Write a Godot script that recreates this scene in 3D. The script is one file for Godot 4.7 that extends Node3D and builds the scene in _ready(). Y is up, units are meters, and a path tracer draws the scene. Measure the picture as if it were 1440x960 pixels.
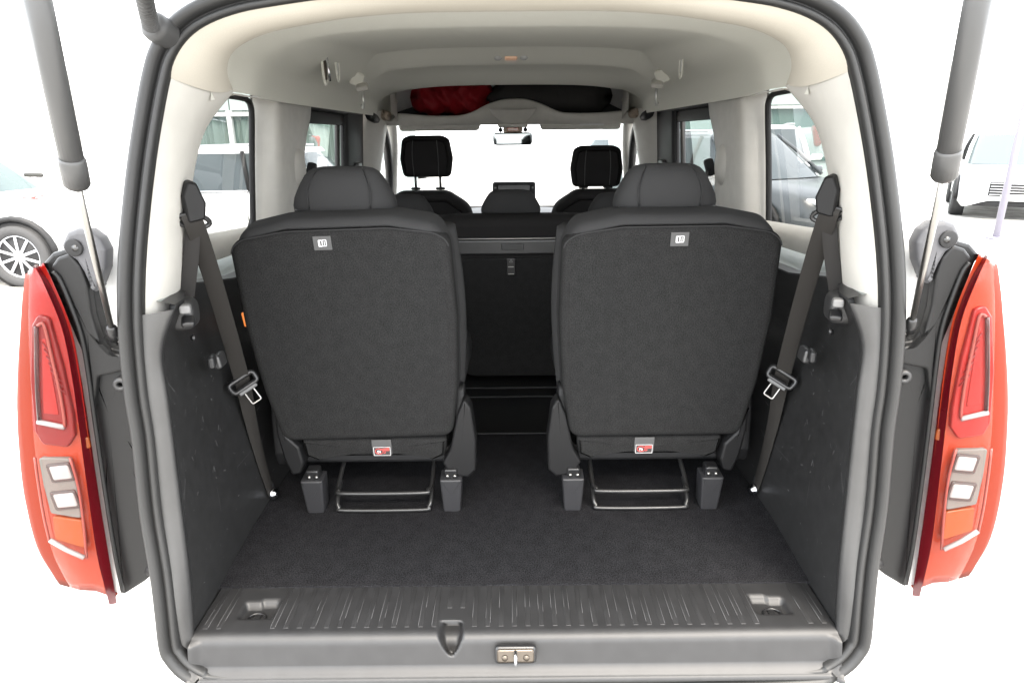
extends Node3D
# ---------------------------------------------------------------- materials
var M := {}
var van: Node3D
func lin(r: float, g: float, b: float) -> Color:
	return Color(r, g, b).linear_to_srgb()
func noise_tex(freq: float, oct: int, lo: Color, hi: Color, sd: int, size := 512, kind := FastNoiseLite.TYPE_SIMPLEX_SMOOTH) -> ImageTexture:
	var n := FastNoiseLite.new()
	n.seed = sd; n.frequency = freq; n.noise_type = kind
	n.fractal_type = FastNoiseLite.FRACTAL_FBM; n.fractal_octaves = oct
	var im := n.get_seamless_image(size, size)
	im.convert(Image.FORMAT_L8)
	var out := Image.create(size, size, false, Image.FORMAT_RGB8)
	for y in size:
		for x in size:
			out.set_pixel(x, y, lo.lerp(hi, im.get_pixel(x, y).r))
	return ImageTexture.create_from_image(out)
func mat(called: String, c: Color, rough: float, spec := 0.5, metal := 0.0) -> StandardMaterial3D:
	var m := StandardMaterial3D.new()
	m.resource_name = called; m.albedo_color = c; m.roughness = rough; m.metallic = metal; m.metallic_specular = spec
	M[called] = m
	return m
func tri(m: StandardMaterial3D, tex: Texture2D, scale: float, bump: Texture2D = null, depth := 0.0, bscale := 0.0) -> void:
	m.uv1_triplanar = true; m.uv1_world_triplanar = true; m.uv1_scale = Vector3.ONE * scale
	if tex: m.albedo_texture = tex
	if bump:
		m.heightmap_enabled = true; m.heightmap_texture = bump; m.heightmap_scale = depth
# ---------------------------------------------------------------- nodes
func node(called: String, parent: Node, at := Vector3.ZERO) -> Node3D:
	var o := Node3D.new(); o.name = called; o.position = at
	parent.add_child(o, true)
	return o
func put(mesh: Mesh, called: String, m: Material, parent: Node, at := Transform3D()) -> MeshInstance3D:
	var o := MeshInstance3D.new(); o.name = called; o.mesh = mesh; o.transform = at
	o.material_override = m
	parent.add_child(o, true)
	return o
func tag(o: Node, label: String, category := "", group := "", kind := "") -> Node:
	if label: o.set_meta("label", label)
	if category: o.set_meta("category", category)
	if group: o.set_meta("group", group)
	if kind: o.set_meta("kind", kind)
	return o
func at(p: Vector3, rx := 0.0, ry := 0.0, rz := 0.0) -> Transform3D:
	return Transform3D(Basis.from_euler(Vector3(deg_to_rad(rx), deg_to_rad(ry), deg_to_rad(rz))), p)
func mir(v: Vector3) -> Vector3:
	return Vector3(-v.x, v.y, v.z)
func flip(a: Array, s: float) -> Array:      # the same points on the other side of the van when s is 1
	if s < 0: return a
	var out := []
	for v in a: out.append(flip(v, s) if v is Array else mir(v))
	return out
# ---------------------------------------------------------------- curves
func smooth(p: Array, n: int, closed := false) -> Array:
	var out := []
	var c := p.size()
	var segs := c if closed else c - 1
	for i in segs:
		var a: Vector3 = p[(i - 1 + c) % c] if closed or i > 0 else p[0] * 2.0 - p[1]
		var b: Vector3 = p[i]
		var d: Vector3 = p[(i + 1) % c]
		var e: Vector3 = p[(i + 2) % c] if closed or i + 2 < c else p[c - 1] * 2.0 - p[c - 2]
		for k in n: out.append(b.cubic_interpolate(d, a, e, float(k) / n))
	if not closed: out.append(p[c - 1])
	return out
func rounded(p: Array, r, seg := 5) -> PackedVector2Array:     # polygon with its corners rounded
	var out := PackedVector2Array()
	var c := p.size()
	for i in c:
		var a: Vector2 = p[(i - 1 + c) % c]
		var b: Vector2 = p[i]
		var d: Vector2 = p[(i + 1) % c]
		var rad: float = r[i] if r is Array else r
		var u := (a - b).normalized(); var w := (d - b).normalized()
		var half := acos(clampf(u.dot(w), -1, 1)) / 2.0
		var cut := minf(rad / tan(half), 0.49 * minf(a.distance_to(b), d.distance_to(b)))
		if rad <= 0.0 or cut < 1e-5:
			out.append(b); continue
		var s := b + u * cut; var e := b + w * cut
		for k in seg + 1:
			var t := float(k) / seg
			out.append(s.lerp(b, t).lerp(b.lerp(e, t), t))
	return out
func dense(p: PackedVector2Array, step: float) -> PackedVector2Array:
	var out := PackedVector2Array()
	for i in p.size():
		var a := p[i]; var b := p[(i + 1) % p.size()]
		var n := maxi(1, int(a.distance_to(b) / step))
		for k in n: out.append(a.lerp(b, float(k) / n))
	return out
func inset(p: PackedVector2Array, d: float) -> PackedVector2Array:
	var out := PackedVector2Array()
	var c := p.size()
	var sgn := -1.0 if Geometry2D.is_polygon_clockwise(p) else 1.0
	for i in c:
		var e1 := (p[i] - p[(i - 1 + c) % c]).normalized()
		var e2 := (p[(i + 1) % c] - p[i]).normalized()
		var n1 := Vector2(-e1.y, e1.x) * sgn; var n2 := Vector2(-e2.y, e2.x) * sgn
		var n := (n1 + n2).normalized()
		out.append(p[i] + n * d / maxf(0.4, n.dot(n1)))
	return out
# ---------------------------------------------------------------- meshes
func quad(st: SurfaceTool, a: int, b: int, c: int, d: int) -> void:
	for i in [a, b, c, a, c, d]: st.add_index(i)
func loft_into(st: SurfaceTool, base: int, rows: Array, close_u := false, close_v := false) -> int:
	var nr := rows.size(); var nc: int = rows[0].size()
	for r in nr:
		for c in nc:
			st.set_uv(Vector2(float(c) / nc, float(r) / nr))
			st.add_vertex(rows[r][c])
	for r in (nr if close_v else nr - 1):
		for c in (nc if close_u else nc - 1):
			var r2 := (r + 1) % nr; var c2 := (c + 1) % nc
			quad(st, base + r * nc + c, base + r * nc + c2, base + r2 * nc + c2, base + r2 * nc + c)
	return base + nr * nc
func st_new(flat := false) -> SurfaceTool:
	var st := SurfaceTool.new(); st.begin(Mesh.PRIMITIVE_TRIANGLES)
	st.set_smooth_group(-1 if flat else 0)
	return st
func loft(rows: Array, close_u := false, close_v := false) -> ArrayMesh:
	var st := st_new()
	loft_into(st, 0, rows, close_u, close_v)
	st.generate_normals()
	return st.commit()
func lofts(many: Array) -> ArrayMesh:        # several lofts with creases between them, as one mesh
	var st := st_new(); var b := 0
	for i in many.size():
		st.set_smooth_group(i)
		b = loft_into(st, b, many[i])
	st.generate_normals()
	return st.commit()
# a slab cut to an outline: profile lists [inset, z] from the front rim to the back rim; both caps bulge by a fan of rings
func pillow(p: PackedVector2Array, profile: Array, bulge := 0.0, back_bulge := 0.0) -> ArrayMesh:
	var st := st_new()
	var rows := []
	for k in profile:
		var q := inset(p, k[0]) if absf(k[0]) > 1e-6 else p
		var row := []
		for v in q: row.append(Vector3(v.x, v.y, k[1]))
		rows.append(row)
	var b := loft_into(st, 0, rows, true)
	if bulge == 0.0: st.set_smooth_group(1)
	b = cap(st, b, rows[0], bulge)
	st.set_smooth_group(2 if back_bulge == 0.0 else 0)
	cap(st, b, rows[-1], -back_bulge)
	st.generate_normals()
	return st.commit()
func cap(st: SurfaceTool, b: int, rim: Array, bulge: float) -> int:
	var mid := Vector3.ZERO
	for v in rim: mid += v
	mid /= rim.size()
	var ks := [1.0, 0.975, 0.85, 0.6, 0.3] if bulge != 0.0 else [1.0]
	var n := rim.size()
	for k in ks:
		for v in rim: st.add_vertex(mid.lerp(v, k) + Vector3(0, 0, bulge * (1 - k * k)))
	st.add_vertex(mid + Vector3(0, 0, bulge))
	for r in ks.size() - 1:
		for i in n: quad(st, b + r * n + i, b + r * n + (i + 1) % n, b + (r + 1) * n + (i + 1) % n, b + (r + 1) * n + i)
	var last: int = b + (ks.size() - 1) * n
	var c: int = b + ks.size() * n
	for i in n:
		for j in [last + i, last + (i + 1) % n, c]: st.add_index(j)
	return c + 1
func plate(p: PackedVector2Array, depth: float, bevel := 0.003, seg := 3) -> ArrayMesh:   # flat plate with rounded rims, front at z = 0
	var prof := []
	for k in seg + 1:
		var a := PI / 2 * k / seg
		prof.append([bevel * (1 - sin(a)), -bevel * (1 - cos(a))])
	for k in seg + 1:
		var a := PI / 2 * k / seg
		prof.append([bevel * (1 - cos(a)), -depth + bevel * (1 - sin(a))])
	return pillow(p, prof)
func rbox(w: float, h: float, d: float, r: float) -> ArrayMesh:
	var p := rounded([Vector2(-w / 2, -h / 2), Vector2(w / 2, -h / 2), Vector2(w / 2, h / 2), Vector2(-w / 2, h / 2)], minf(r * 1.6, 0.49 * minf(w, h)), 4)
	var m := plate(p, d, r)
	return moved(m, Transform3D(Basis(), Vector3(0, 0, d / 2)))
func moved(m: Mesh, t: Transform3D) -> ArrayMesh:
	var st := SurfaceTool.new()
	st.append_from(m, 0, t)
	return st.commit()
func joined(list: Array) -> ArrayMesh:        # list of [mesh, transform]
	var st := SurfaceTool.new(); st.begin(Mesh.PRIMITIVE_TRIANGLES)
	for e in list: st.append_from(e[0], 0, e[1])
	return st.commit()
func tube(path: Array, r, sides := 10, closed := false, flat := 1.0) -> ArrayMesh:
	var rows := []
	var n := path.size()
	var up := Vector3.UP
	for i in n:
		var t: Vector3
		if closed: t = path[(i + 1) % n] - path[(i - 1 + n) % n]
		else: t = path[mini(i + 1, n - 1)] - path[maxi(i - 1, 0)]
		t = t.normalized()
		if i == 0: up = (Vector3.RIGHT if absf(t.y) > 0.9 else Vector3.UP)
		up = (up - t * up.dot(t)).normalized()
		var side := t.cross(up)
		var rad: float = r[i] if r is Array else r
		var row := []
		for k in sides:
			var a := TAU * k / sides
			row.append(path[i] + (side * cos(a) + up * sin(a) * flat) * rad)
		rows.append(row)
	if not closed:
		var first := []; var last := []
		for k in sides:
			first.append(path[0]); last.append(path[n - 1])
		rows.push_front(rows[0].duplicate()); rows.push_front(first)
		rows.append(rows[-1].duplicate()); rows.append(last)
	return loft(rows, true, closed)
func lathe(profile: Array, sides := 24) -> ArrayMesh:     # [radius, along z]
	var rows := []
	for k in profile:
		var row := []
		for i in sides:
			var a := TAU * i / sides
			row.append(Vector3(cos(a) * k[0], sin(a) * k[0], k[1]))
		rows.append(row)
	return loft(rows, true)
func strap(path: Array, across: Array, w, th: float) -> ArrayMesh:   # webbing: path, direction of its width at each point
	var rows := []
	for i in path.size():
		var t: Vector3 = (path[mini(i + 1, path.size() - 1)] - path[maxi(i - 1, 0)]).normalized()
		var a: Vector3 = across[i]
		a = (a - t * a.dot(t)).normalized()
		var n := t.cross(a)
		var ww: float = w[i] if w is Array else w
		rows.append([path[i] - a * ww / 2 - n * th / 2, path[i] - a * ww * .47 - n * th, path[i] + a * ww * .47 - n * th, path[i] + a * ww / 2 - n * th / 2, path[i] + a * ww / 2 + n * th / 2, path[i] + a * ww * .47 + n * th, path[i] - a * ww * .47 + n * th, path[i] - a * ww / 2 + n * th / 2])
	return loft(rows, true)
func aim(from: Vector3, to: Vector3, up := Vector3.UP) -> Transform3D:     # z axis from -> to
	var z := (to - from).normalized()
	var x := up.cross(z).normalized()
	return Transform3D(Basis(x, z.cross(x), z), from)
func shell(rows: Array, th: float) -> ArrayMesh:     # an open sheet given thickness towards the side its normals do not face
	var nr := rows.size(); var nc: int = rows[0].size()
	var back := []
	for r in nr:
		var row := []
		for c in nc:
			var du: Vector3 = rows[r][mini(c + 1, nc - 1)] - rows[r][maxi(c - 1, 0)]
			var dv: Vector3 = rows[mini(r + 1, nr - 1)][c] - rows[maxi(r - 1, 0)][c]
			row.append(rows[r][c] + du.cross(dv).normalized() * th)
		back.append(row)
	var rim_a := []; var rim_b := []
	for c in nc: rim_a.append(rows[0][c]); rim_b.append(back[0][c])
	for r in range(1, nr): rim_a.append(rows[r][nc - 1]); rim_b.append(back[r][nc - 1])
	for c in range(nc - 2, -1, -1): rim_a.append(rows[nr - 1][c]); rim_b.append(back[nr - 1][c])
	for r in range(nr - 2, -1, -1): rim_a.append(rows[r][0]); rim_b.append(back[r][0])
	return lofts([rows, back, [rim_a, rim_b]])
# ================================================================ van: opening, seal, painted shell
func seal_half() -> Array:      # inner edge of the tailgate opening, from the middle of the sill up the left side to the middle of the roof
	return [Vector3(0, .527, .045), Vector3(-0.2974, 0.5255, 0.045), Vector3(-0.5504, 0.5388, 0.045), Vector3(-0.5831, 0.5466, 0.044), Vector3(-0.6077, 0.565, 0.042), Vector3(-0.6221, 0.5882, 0.04), Vector3(-0.6267, 0.6061, 0.038), Vector3(-0.6255, 0.6747, 0.03), Vector3(-0.6267, 0.7555, 0.018), Vector3(-0.6305, 0.866, 0.005), Vector3(-0.6203, 1.0063, 0), Vector3(-0.6171, 1.0832, 0), Vector3(-0.61, 1.1593, 0), Vector3(-0.6005, 1.2286, 0), Vector3(-0.5903, 1.3003, -0.008), Vector3(-0.5768, 1.3773, -0.02), Vector3(-0.5618, 1.4628, -0.04), Vector3(-0.5458, 1.5366, -0.058), Vector3(-0.5317, 1.5888, -0.07), Vector3(-0.5179, 1.6196, -0.075), Vector3(-0.4946, 1.6482, -0.082), Vector3(-0.4613, 1.6687, -0.088), Vector3(-0.4157, 1.684, -0.094), Vector3(-0.3631, 1.693, -0.097), Vector3(-0.2864, 1.7026, -0.1), Vector3(-0.1654, 1.7124, -0.1), Vector3(0, 1.716, -.1)]
func seal_loop(n := 4) -> Array:
	var h := seal_half()
	var p := h.duplicate()
	for i in range(h.size() - 2, 0, -1): p.append(mir(h[i]))
	return smooth(p, n, true)
func outward(p: Array, i: int) -> Vector3:
	var n := p.size()
	var t: Vector3 = (p[(i + 1) % n] - p[(i - 1 + n) % n]).normalized()
	return t.cross(Vector3.BACK).normalized() * -1.0
func make_shell() -> void:
	var p := seal_loop()
	var rows := []
	var prof := [[.0, -.014], [.0, -.002], [.0015, .004], [.005, .0065], [.009, .0055], [.0115, .001], [.013, -.004], [.0145, .001], [.0155, .008], [.019, .0145], [.024, .0165], [.029, .0145], [.033, .009], [.0355, .0], [.036, -.014]]
	for i in p.size():
		var o := outward(p, i)
		var row := []
		for k in prof: row.append(p[i] + o * k[0] + Vector3.BACK * k[1])
		rows.append(row)
	put(loft(rows, true, true), "door_seal", M.rubber, van)
	# painted flange round the opening and the rear corners of the body
	rows = []
	for i in p.size():
		var o := outward(p, i)
		var a: Vector3 = p[i]
		var side := .15 + .075 * smoothstep(1.35, .95, a.y)
		var w := lerpf(.075 if o.y > 0 else .12, side, absf(o.x))
		var q := a + o * w
		rows.append([a + o * .012 + Vector3(0, 0, -.01), a + o * .034 + Vector3(0, 0, -.013), a + o * .040 + Vector3(0, 0, -.020), a + o * .046 + Vector3(0, 0, -.032), a + o * .075 + Vector3(0, 0, -.040), q - o * .03 + Vector3(0, 0, -.046), q - o * .008 + Vector3(0, 0, -.055), q + Vector3(0, 0, -.075), q + o * .008 + Vector3(0, 0, -.13), q + o * .012 + Vector3(0, 0, -.34)])
	put(loft(rows, false, true), "rear_body_frame", M.paint, van)
	var outer := []      # ring on which the sides and the roof go on
	for r in rows: outer.append(r[-1])
	# roof skin
	put(shell([[Vector3(-.66, 1.76, -.3), Vector3(-.45, 1.815, -.3), Vector3(0, 1.835, -.3), Vector3(.45, 1.815, -.3), Vector3(.66, 1.76, -.3)], [Vector3(-.70, 1.76, -1.6), Vector3(-.45, 1.845, -1.6), Vector3(0, 1.865, -1.6), Vector3(.45, 1.845, -1.6), Vector3(.70, 1.76, -1.6)], [Vector3(-.68, 1.70, -2.75), Vector3(-.45, 1.80, -2.75), Vector3(0, 1.82, -2.75), Vector3(.45, 1.80, -2.75), Vector3(.68, 1.70, -2.75)], [Vector3(-.63, 1.60, -3.0), Vector3(-.42, 1.66, -3.0), Vector3(0, 1.68, -3.0), Vector3(.42, 1.66, -3.0), Vector3(.63, 1.60, -3.0)]], .012), "roof_panel", M.paint, van)
	# sides, with the window openings left free
	for s in [-1.0, 1.0]:
		var zs := [-.24, -.46, -1.085, -1.50, -2.24, -2.62, -3.30, -3.9]
		var ys := [[.2, .87], [.9, .895], [1.20, .835], [1.63, .79], [1.765, .69]]
		var st := st_new(true)
		for i in zs.size() - 1:
			for j in ys.size() - 1:
				if j == 2 and i in [1, 3, 5]: continue
				if j == 3 and i == 6: continue
				var a := Vector3(s * ys[j][1], ys[j][0], zs[i]); var b := Vector3(s * ys[j][1], ys[j][0], zs[i + 1])
				var c := Vector3(s * ys[j + 1][1], ys[j + 1][0], zs[i + 1]); var d := Vector3(s * ys[j + 1][1], ys[j + 1][0], zs[i])
				for v in [a, b, c, a, c, d]: st.add_vertex(v)
		st.generate_normals()
		put(st.commit(), "side_panel", M.paint, van)
		# panes: rear quarter, sliding door, front door
		for w in [[-.44, -1.10, "quarter_window"], [-1.48, -2.26, "sliding_door_window"], [-2.60, -3.34, "front_door_window"]]:
			var g: Array = []
			for y in [[1.18, .832], [1.4, .812], [1.65, .781]]: g.append([Vector3(s * y[1], y[0], w[0]), Vector3(s * y[1], y[0], w[1])])
			put(loft(g), w[2], M.glass if w[2] != "front_door_window" else M.clear, van)
	# windscreen
	put(loft([[Vector3(-.70, 1.60, -2.86), Vector3(-.36, 1.625, -2.97), Vector3(0, 1.63, -3.0), Vector3(.36, 1.625, -2.97), Vector3(.70, 1.60, -2.86)], [Vector3(-.80, 1.0, -3.66), Vector3(-.42, 1.0, -3.86), Vector3(0, 1.0, -3.92), Vector3(.42, 1.0, -3.86), Vector3(.80, 1.0, -3.66)]]), "windscreen", M.clear, van)
	put(moved(rbox(1.75, .5, .03, .01), at(Vector3(0, .74, -3.95))), "bulkhead", M.black, van)
	put(moved(rbox(1.75, .03, 4.3, .01), at(Vector3(0, .30, -1.85))), "underbody", M.black, van)
	put(moved(rbox(1.62, .26, .1, .03), at(Vector3(0, .36, .02))), "rear_bumper", M.paint, van)
# ================================================================ luggage floor, sill
func make_floor() -> void:
	var st := st_new()
	var rows := []
	for k in 40:
		var z := -.117 - .705 * k / 39.0
		var row := []
		for i in 41: row.append(Vector3(-.70 + 1.40 * i / 40.0, .607 + .0008 * sin(i * 1.7 + k * .9), z))
		rows.append(row)
	put(shell(rows, -.02), "floor_carpet", M.carpet, van)
	put(moved(rbox(1.5, .03, 2.0, .01), at(Vector3(0, .45, -2.9))), "front_floor", M.carpet, van)
	put(moved(rbox(1.42, .02, .62, .006), at(Vector3(0, .570, -1.13))), "foot_well_floor", M.black, van)
	put(moved(rbox(1.38, .005, .012, .002), at(Vector3(0, .610, -.826))), "carpet_edge_strip", M.black, van)
	# moulded sill plate: profile from the carpet to the seal, swept across, with two tie-down wells and a finger scoop
	var prof := []
	for k in 26: prof.append(Vector2(.604, -.125 + .130 * k / 25.0))
	for k in range(1, 9):
		var a := PI / 2 * .84 * k / 8.0
		prof.append(Vector2(.604 - .022 * (1 - cos(a)), .005 + .022 * sin(a)))
	for k in range(1, 9): prof.append(Vector2(prof[33].x - .042 * k / 8.0, prof[33].y + .010 * k / 8.0))
	for k in range(1, 5): prof.append(Vector2(.5435 - .010 * sin(PI / 2 * k / 4.0), .0372 + .006 + .012 * k / 4.0))
	prof.append(Vector2(.525, .056))
	rows = []
	for q in prof.size():
		var row := []
		for i in 301:
			var x := -.612 + 1.224 * i / 300.0
			var p := Vector3(x, prof[q].x, prof[q].y)
			var edge := smoothstep(.59, .612, absf(x))
			if q > 30: p.z += .012 * edge
			for s in [-1.0, 1.0]:      # tie-down well
				var dx: float = (x * s - .510); var dz: float = p.z + .052
				var half := .026 if dx < .004 else .023
				var inside := smoothstep(.036, .030, absf(dx)) * smoothstep(half, half - .006, absf(dz + (.003 if dx < .004 else .0)))
				if q < 30: p.y -= .014 * inside
			# scoop at the nose
			var sx := absf(x + .122); var along := p.z if q < 26 else .005 + .0014 * (q - 25) * 2.6
			var reach: float = clampf((along + .008) / .055, 0, 1)
			var wide := .025 * sqrt(maxf(0.0, 1.0 - pow(absf(reach - .28) / .72, 1.8)))
			if q < 41 and along > -.013: 
				var ins := smoothstep(wide, wide * .62, sx) * (1.0 if wide > .003 else 0.0)
				p += Vector3(0, -.028, -.028) * ins
			row.append(p)
		rows.append(row)
	var sill := put(loft(rows), "sill_plate", M.sill, van)
	var rng := RandomNumberGenerator.new(); rng.seed = 12
	for i in 47:
		var x := -.595 + 1.19 * i / 46.0
		if absf(absf(x) - .51) < .040: continue
		if absf(x + .122) < .024:
			put(moved(rbox(.010, .002, .062, .0009), at(Vector3(x, .6037, -.083))), "rib", M.sill, sill)
			continue
		put(moved(rbox(.010, .002, .118, .0009), at(Vector3(x, .6037, -.060))), "rib", M.sill, sill)
		for e in [-.0046, .0046]:
			var z0 := -.117 + .05 * pow(rng.randf(), 2.0); var z1 := -.004 - .05 * pow(rng.randf(), 2.0)
			if rng.randf() < .7: put(tube([Vector3(x + e, .6046, z0), Vector3(x + e, .6047, lerpf(z0, z1, .5)), Vector3(x + e, .6046, z1)], [.0003, .0003 + .0003 * rng.randf(), .0003], 5), "worn_edge", M.worn, sill)
	for s in [-1.0, 1.0]:
		var ring := []
		for k in 20: ring.append(Vector3(s * .512 + .017 * cos(TAU * k / 20), .594, -.040 + .013 * sin(TAU * k / 20)))
		put(tube(ring, .0028, 8, true), "tie_down_ring", M.black_gloss, sill)
		put(moved(rbox(.014, .008, .02, .003), at(Vector3(s * .512, .590, -.045))), "tie_down_block", M.black_gloss, sill)
	# striker
	var l := node("latch_striker", van, Vector3(0.001, 0.5791, 0.052))
	put(moved(rbox(.078, .034, .012, .0055), at(Vector3(0, 0, -.010), -20)), "striker_surround", M.black_gloss, l)
	put(moved(rbox(.070, .026, .01, .004), at(Vector3(0, .0005, -.0062), -20)), "striker_plate", M.brass, l)
	put(tube(smooth([Vector3(0, .011, -.004), Vector3(0, .010, .008), Vector3(0, -.002, .012), Vector3(0, -.010, .004)], 4), .0032, 8), "striker_loop", M.chrome, l)
	for s in [-1.0, 1.0]:
		put(moved(lathe([[.0, .004], [.005, .004], [.006, .002], [.006, -.004]], 12), at(Vector3(s * .02, -.001, -.002), -20)), "bolt", M.brass, l)
	for k in [Vector3(-.027, .008, 0), Vector3(.027, .008, 0)]: pass
# ================================================================ side trims
func corner_x(y: float) -> Array: return []
func make_side(s: float) -> void:
	var side := "left" if s < 0 else "right"
	# ---- lower trim: bright return beside the seal, then the wall that runs forward
	var seal_in := [Vector3(-0.6339, 0.587, 0.03), Vector3(-0.6268, 0.6713, 0.026), Vector3(-0.628, 0.7524, 0.014), Vector3(-0.6324, 0.8628, 0), Vector3(-0.6216, 1.0044, -0.004), Vector3(-0.6184, 1.0815, -0.004), Vector3(-0.6113, 1.1579, -0.004), Vector3(-0.6029, 1.2275, -0.004)]
	var lip := [Vector3(-0.6122, 0.5773, 0.02), Vector3(-0.6078, 0.6556, 0.008), Vector3(-0.6053, 0.7399, -0.002), Vector3(-0.604, 0.8547, -0.012), Vector3(-0.5977, 0.9926, -0.016), Vector3(-0.5935, 1.0758, -0.017), Vector3(-0.5887, 1.1604, -0.018), Vector3(-0.557, 1.2323, -0.02)]
	seal_in = smooth(flip(seal_in, s), 5); lip = smooth(flip(lip, s), 5)
	var rows := []
	for i in seal_in.size():
		var a: Vector3 = seal_in[i]; var b: Vector3 = lip[i]
		if i == 31: b = b.lerp(lip[32], .25)
		var row := []
		for k in 7:
			var t := k / 6.0
			row.append(a.lerp(b, t) + Vector3(0, 0, .004 * sin(PI * t)))
		row.append(b + Vector3(s * .000, 0, -.004)); row.append(b + Vector3(s * .0015, 0, -.008)); row.append(b + Vector3(s * .004, 0, -.016))
		rows.append(row)
	var trim := put(loft(rows), "lower_side_trim", M.trim, van)
	tag(trim, "")
	rows = []
	for i in lip.size():
		var b: Vector3 = lip[i] + Vector3(s * .004, 0, -.014)
		var y := b.y
		var row := [b]
		for k in [.035, .08, .14, .22, .32, .42, .55, .75, 1.0, 1.3]:
			var far := lerpf(.632, .672, smoothstep(.6, 1.25, y))
			var x: float = lerpf(absf(b.x), far, smoothstep(0.02, .40, k))
			# armrest bulge below the pocket, pocket above
			x += .012 * smoothstep(1.02, 1.08, y) * smoothstep(.10, .16, k) 
			var drop := 1.222 - lerpf(1.222, 1.152, smoothstep(.1, .65, k))
			row.append(Vector3(s * x, y - drop * smoothstep(.9, 1.22, y), -k))
		rows.append(row)
	var wall := put(loft(rows), "side_wall_panel", M.wall, van)
	# top ledge of the wall and the light shelf under the window
	var t0: Array = rows[-1]
	var ledge := []; var shelf := []; var inner := []
	for k in t0.size():
		var v: Vector3 = t0[k]
		v.y += .004
		ledge.append(v)
		inner.append(v + Vector3(s * .022, .006, 0))
		shelf.append(Vector3(s * .80, v.y + .02, v.z - .06))
	var top: Array = rows[-1]
	put(lofts([[top, ledge], [ledge, inner]]), "wall_top_edge", M.trim, van)
	put(loft([inner, shelf]), "window_shelf", M.shelf, van)
	# ---- cream band under the glass
	var wa := flip([Vector3(-0.785, 1.2671, -0.5364), Vector3(-0.785, 1.2537, -0.694), Vector3(-0.785, 1.2381, -0.9411)], s)
	var wb := flip([Vector3(-0.745, 1.2238, -0.4392), Vector3(-0.745, 1.2139, -0.5897), Vector3(-0.745, 1.2052, -0.8261)], s)
	var band := [[], [], [], []]
	for i in 3:
		band[0].append(wa[i]); band[1].append(wa[i] + Vector3(-s * .02, -.008, 0)); band[2].append(wb[i] + Vector3(0, .012, 0)); band[3].append(wb[i] + Vector3(s * .01, -.002, 0))
	for r in band:
		r.push_front(r[0] + (r[0] - r[2]) * .8); r.append(r[-1] + (r[-1] - r[1]) * 1.2)
	put(shell(band, .01 * s), "window_sill_trim", M.cream, van)
	# ---- D-pillar cream trim
	var a := smooth(flip([Vector3(-0.606, 1.2234, -0.006), Vector3(-0.5938, 1.2992, -0.014), Vector3(-0.5802, 1.3766, -0.026), Vector3(-0.5651, 1.4626, -0.046), Vector3(-0.5489, 1.5368, -0.064), Vector3(-0.5333, 1.5913, -0.076)], s), 4)
	var b := smooth(flip([Vector3(-0.6128, 1.213, -0.15), Vector3(-0.6034, 1.2808, -0.17), Vector3(-0.5977, 1.3549, -0.2), Vector3(-0.5871, 1.4426, -0.23), Vector3(-0.571, 1.518, -0.27), Vector3(-0.5339, 1.5862, -0.33)], s), 4)
	rows = []
	for i in a.size():
		var p: Vector3 = a[i]; var q: Vector3 = b[i]
		var row := []
		for k in 9:
			var t := k / 8.0
			var v := p.lerp(q, t)
			v.x -= -s * -.0 ; v += Vector3(-s * .016, 0, .012) * sin(PI * t)
			row.append(v)
		for k in 4:
			var t := (k + 1) / 4.0
			row.append(q + Vector3(s * .10 * t * t, 0, -.05 * t))
		row.append(Vector3(s * .80, q.y, q.z - .11))
		rows.append(row)
	put(loft(rows), "rear_pillar_trim", M.cream, van)
	# little clip cover on the pillar
	# ---- C-pillar trim
	var c_rows := []
	for k in 9:
		var t := k / 8.0
		var y := lerpf(1.14, 1.625, t)
		var g := lerpf(.80, .775, t); var zo := lerpf(-.02, .03, t)
		c_rows.append([Vector3(s * (g + .01), y, -1.00 - .09 * t), Vector3(s * (g - .012), y, -1.00 - .09 * t), Vector3(s * (g - .024), y, -1.005 - .085 * t), Vector3(s * (g - .052), y, -1.03 - .055 * t), Vector3(s * (g - .064), y, -1.055 - .035 * t), Vector3(s * (g - .070), y, -1.10), Vector3(s * (g - .064), y, -1.20), Vector3(s * (g - .060), y, -1.34), Vector3(s * (g - .050), y, -1.38 - .12 * smoothstep(.6, 1., t)), Vector3(s * (g + .02), y, -1.41 - .14 * smoothstep(.6, 1., t))])
	var cp := put(loft(c_rows), "centre_pillar_trim", M.cream, van)
	put(moved(lathe([[0.0, .020], [.03, .019], [.045, .013], [.055, .0]], 28), Transform3D(Basis(Vector3(0, 0, s), Vector3(0, 1.3, 0), Vector3(-s, 0, 0)), Vector3(s * .728, 1.40, -1.27))), "belt_cover", M.cream, cp)
	put(moved(rbox(.03, .06, .03, .006), at(Vector3(s * .712, 1.385, -1.36), 0, 0, s * 20)), "belt_guide", M.black, cp)
	put(strap([Vector3(s * .706, 1.38, -1.36), Vector3(s * .68, 1.2, -1.36), Vector3(s * .62, .9, -1.36)], [Vector3.BACK, Vector3.BACK, Vector3.BACK], .045, .001), "belt_webbing", M.webbing, cp)
	# header above the quarter glass
	put(loft(flip([[Vector3(-.54, 1.573, -.30), Vector3(-.63, 1.598, -.6), Vector3(-.682, 1.60, -1.0), Vector3(-.69, 1.60, -1.6)], [Vector3(-.62, 1.585, -.34), Vector3(-.70, 1.605, -.62), Vector3(-.73, 1.607, -1.0), Vector3(-.74, 1.607, -1.6)], [Vector3(-.80, 1.612, -.40), Vector3(-.80, 1.618, -.62), Vector3(-.80, 1.618, -1.0), Vector3(-.80, 1.618, -1.6)]], s)), "window_header_trim", M.cream, van)
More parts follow.
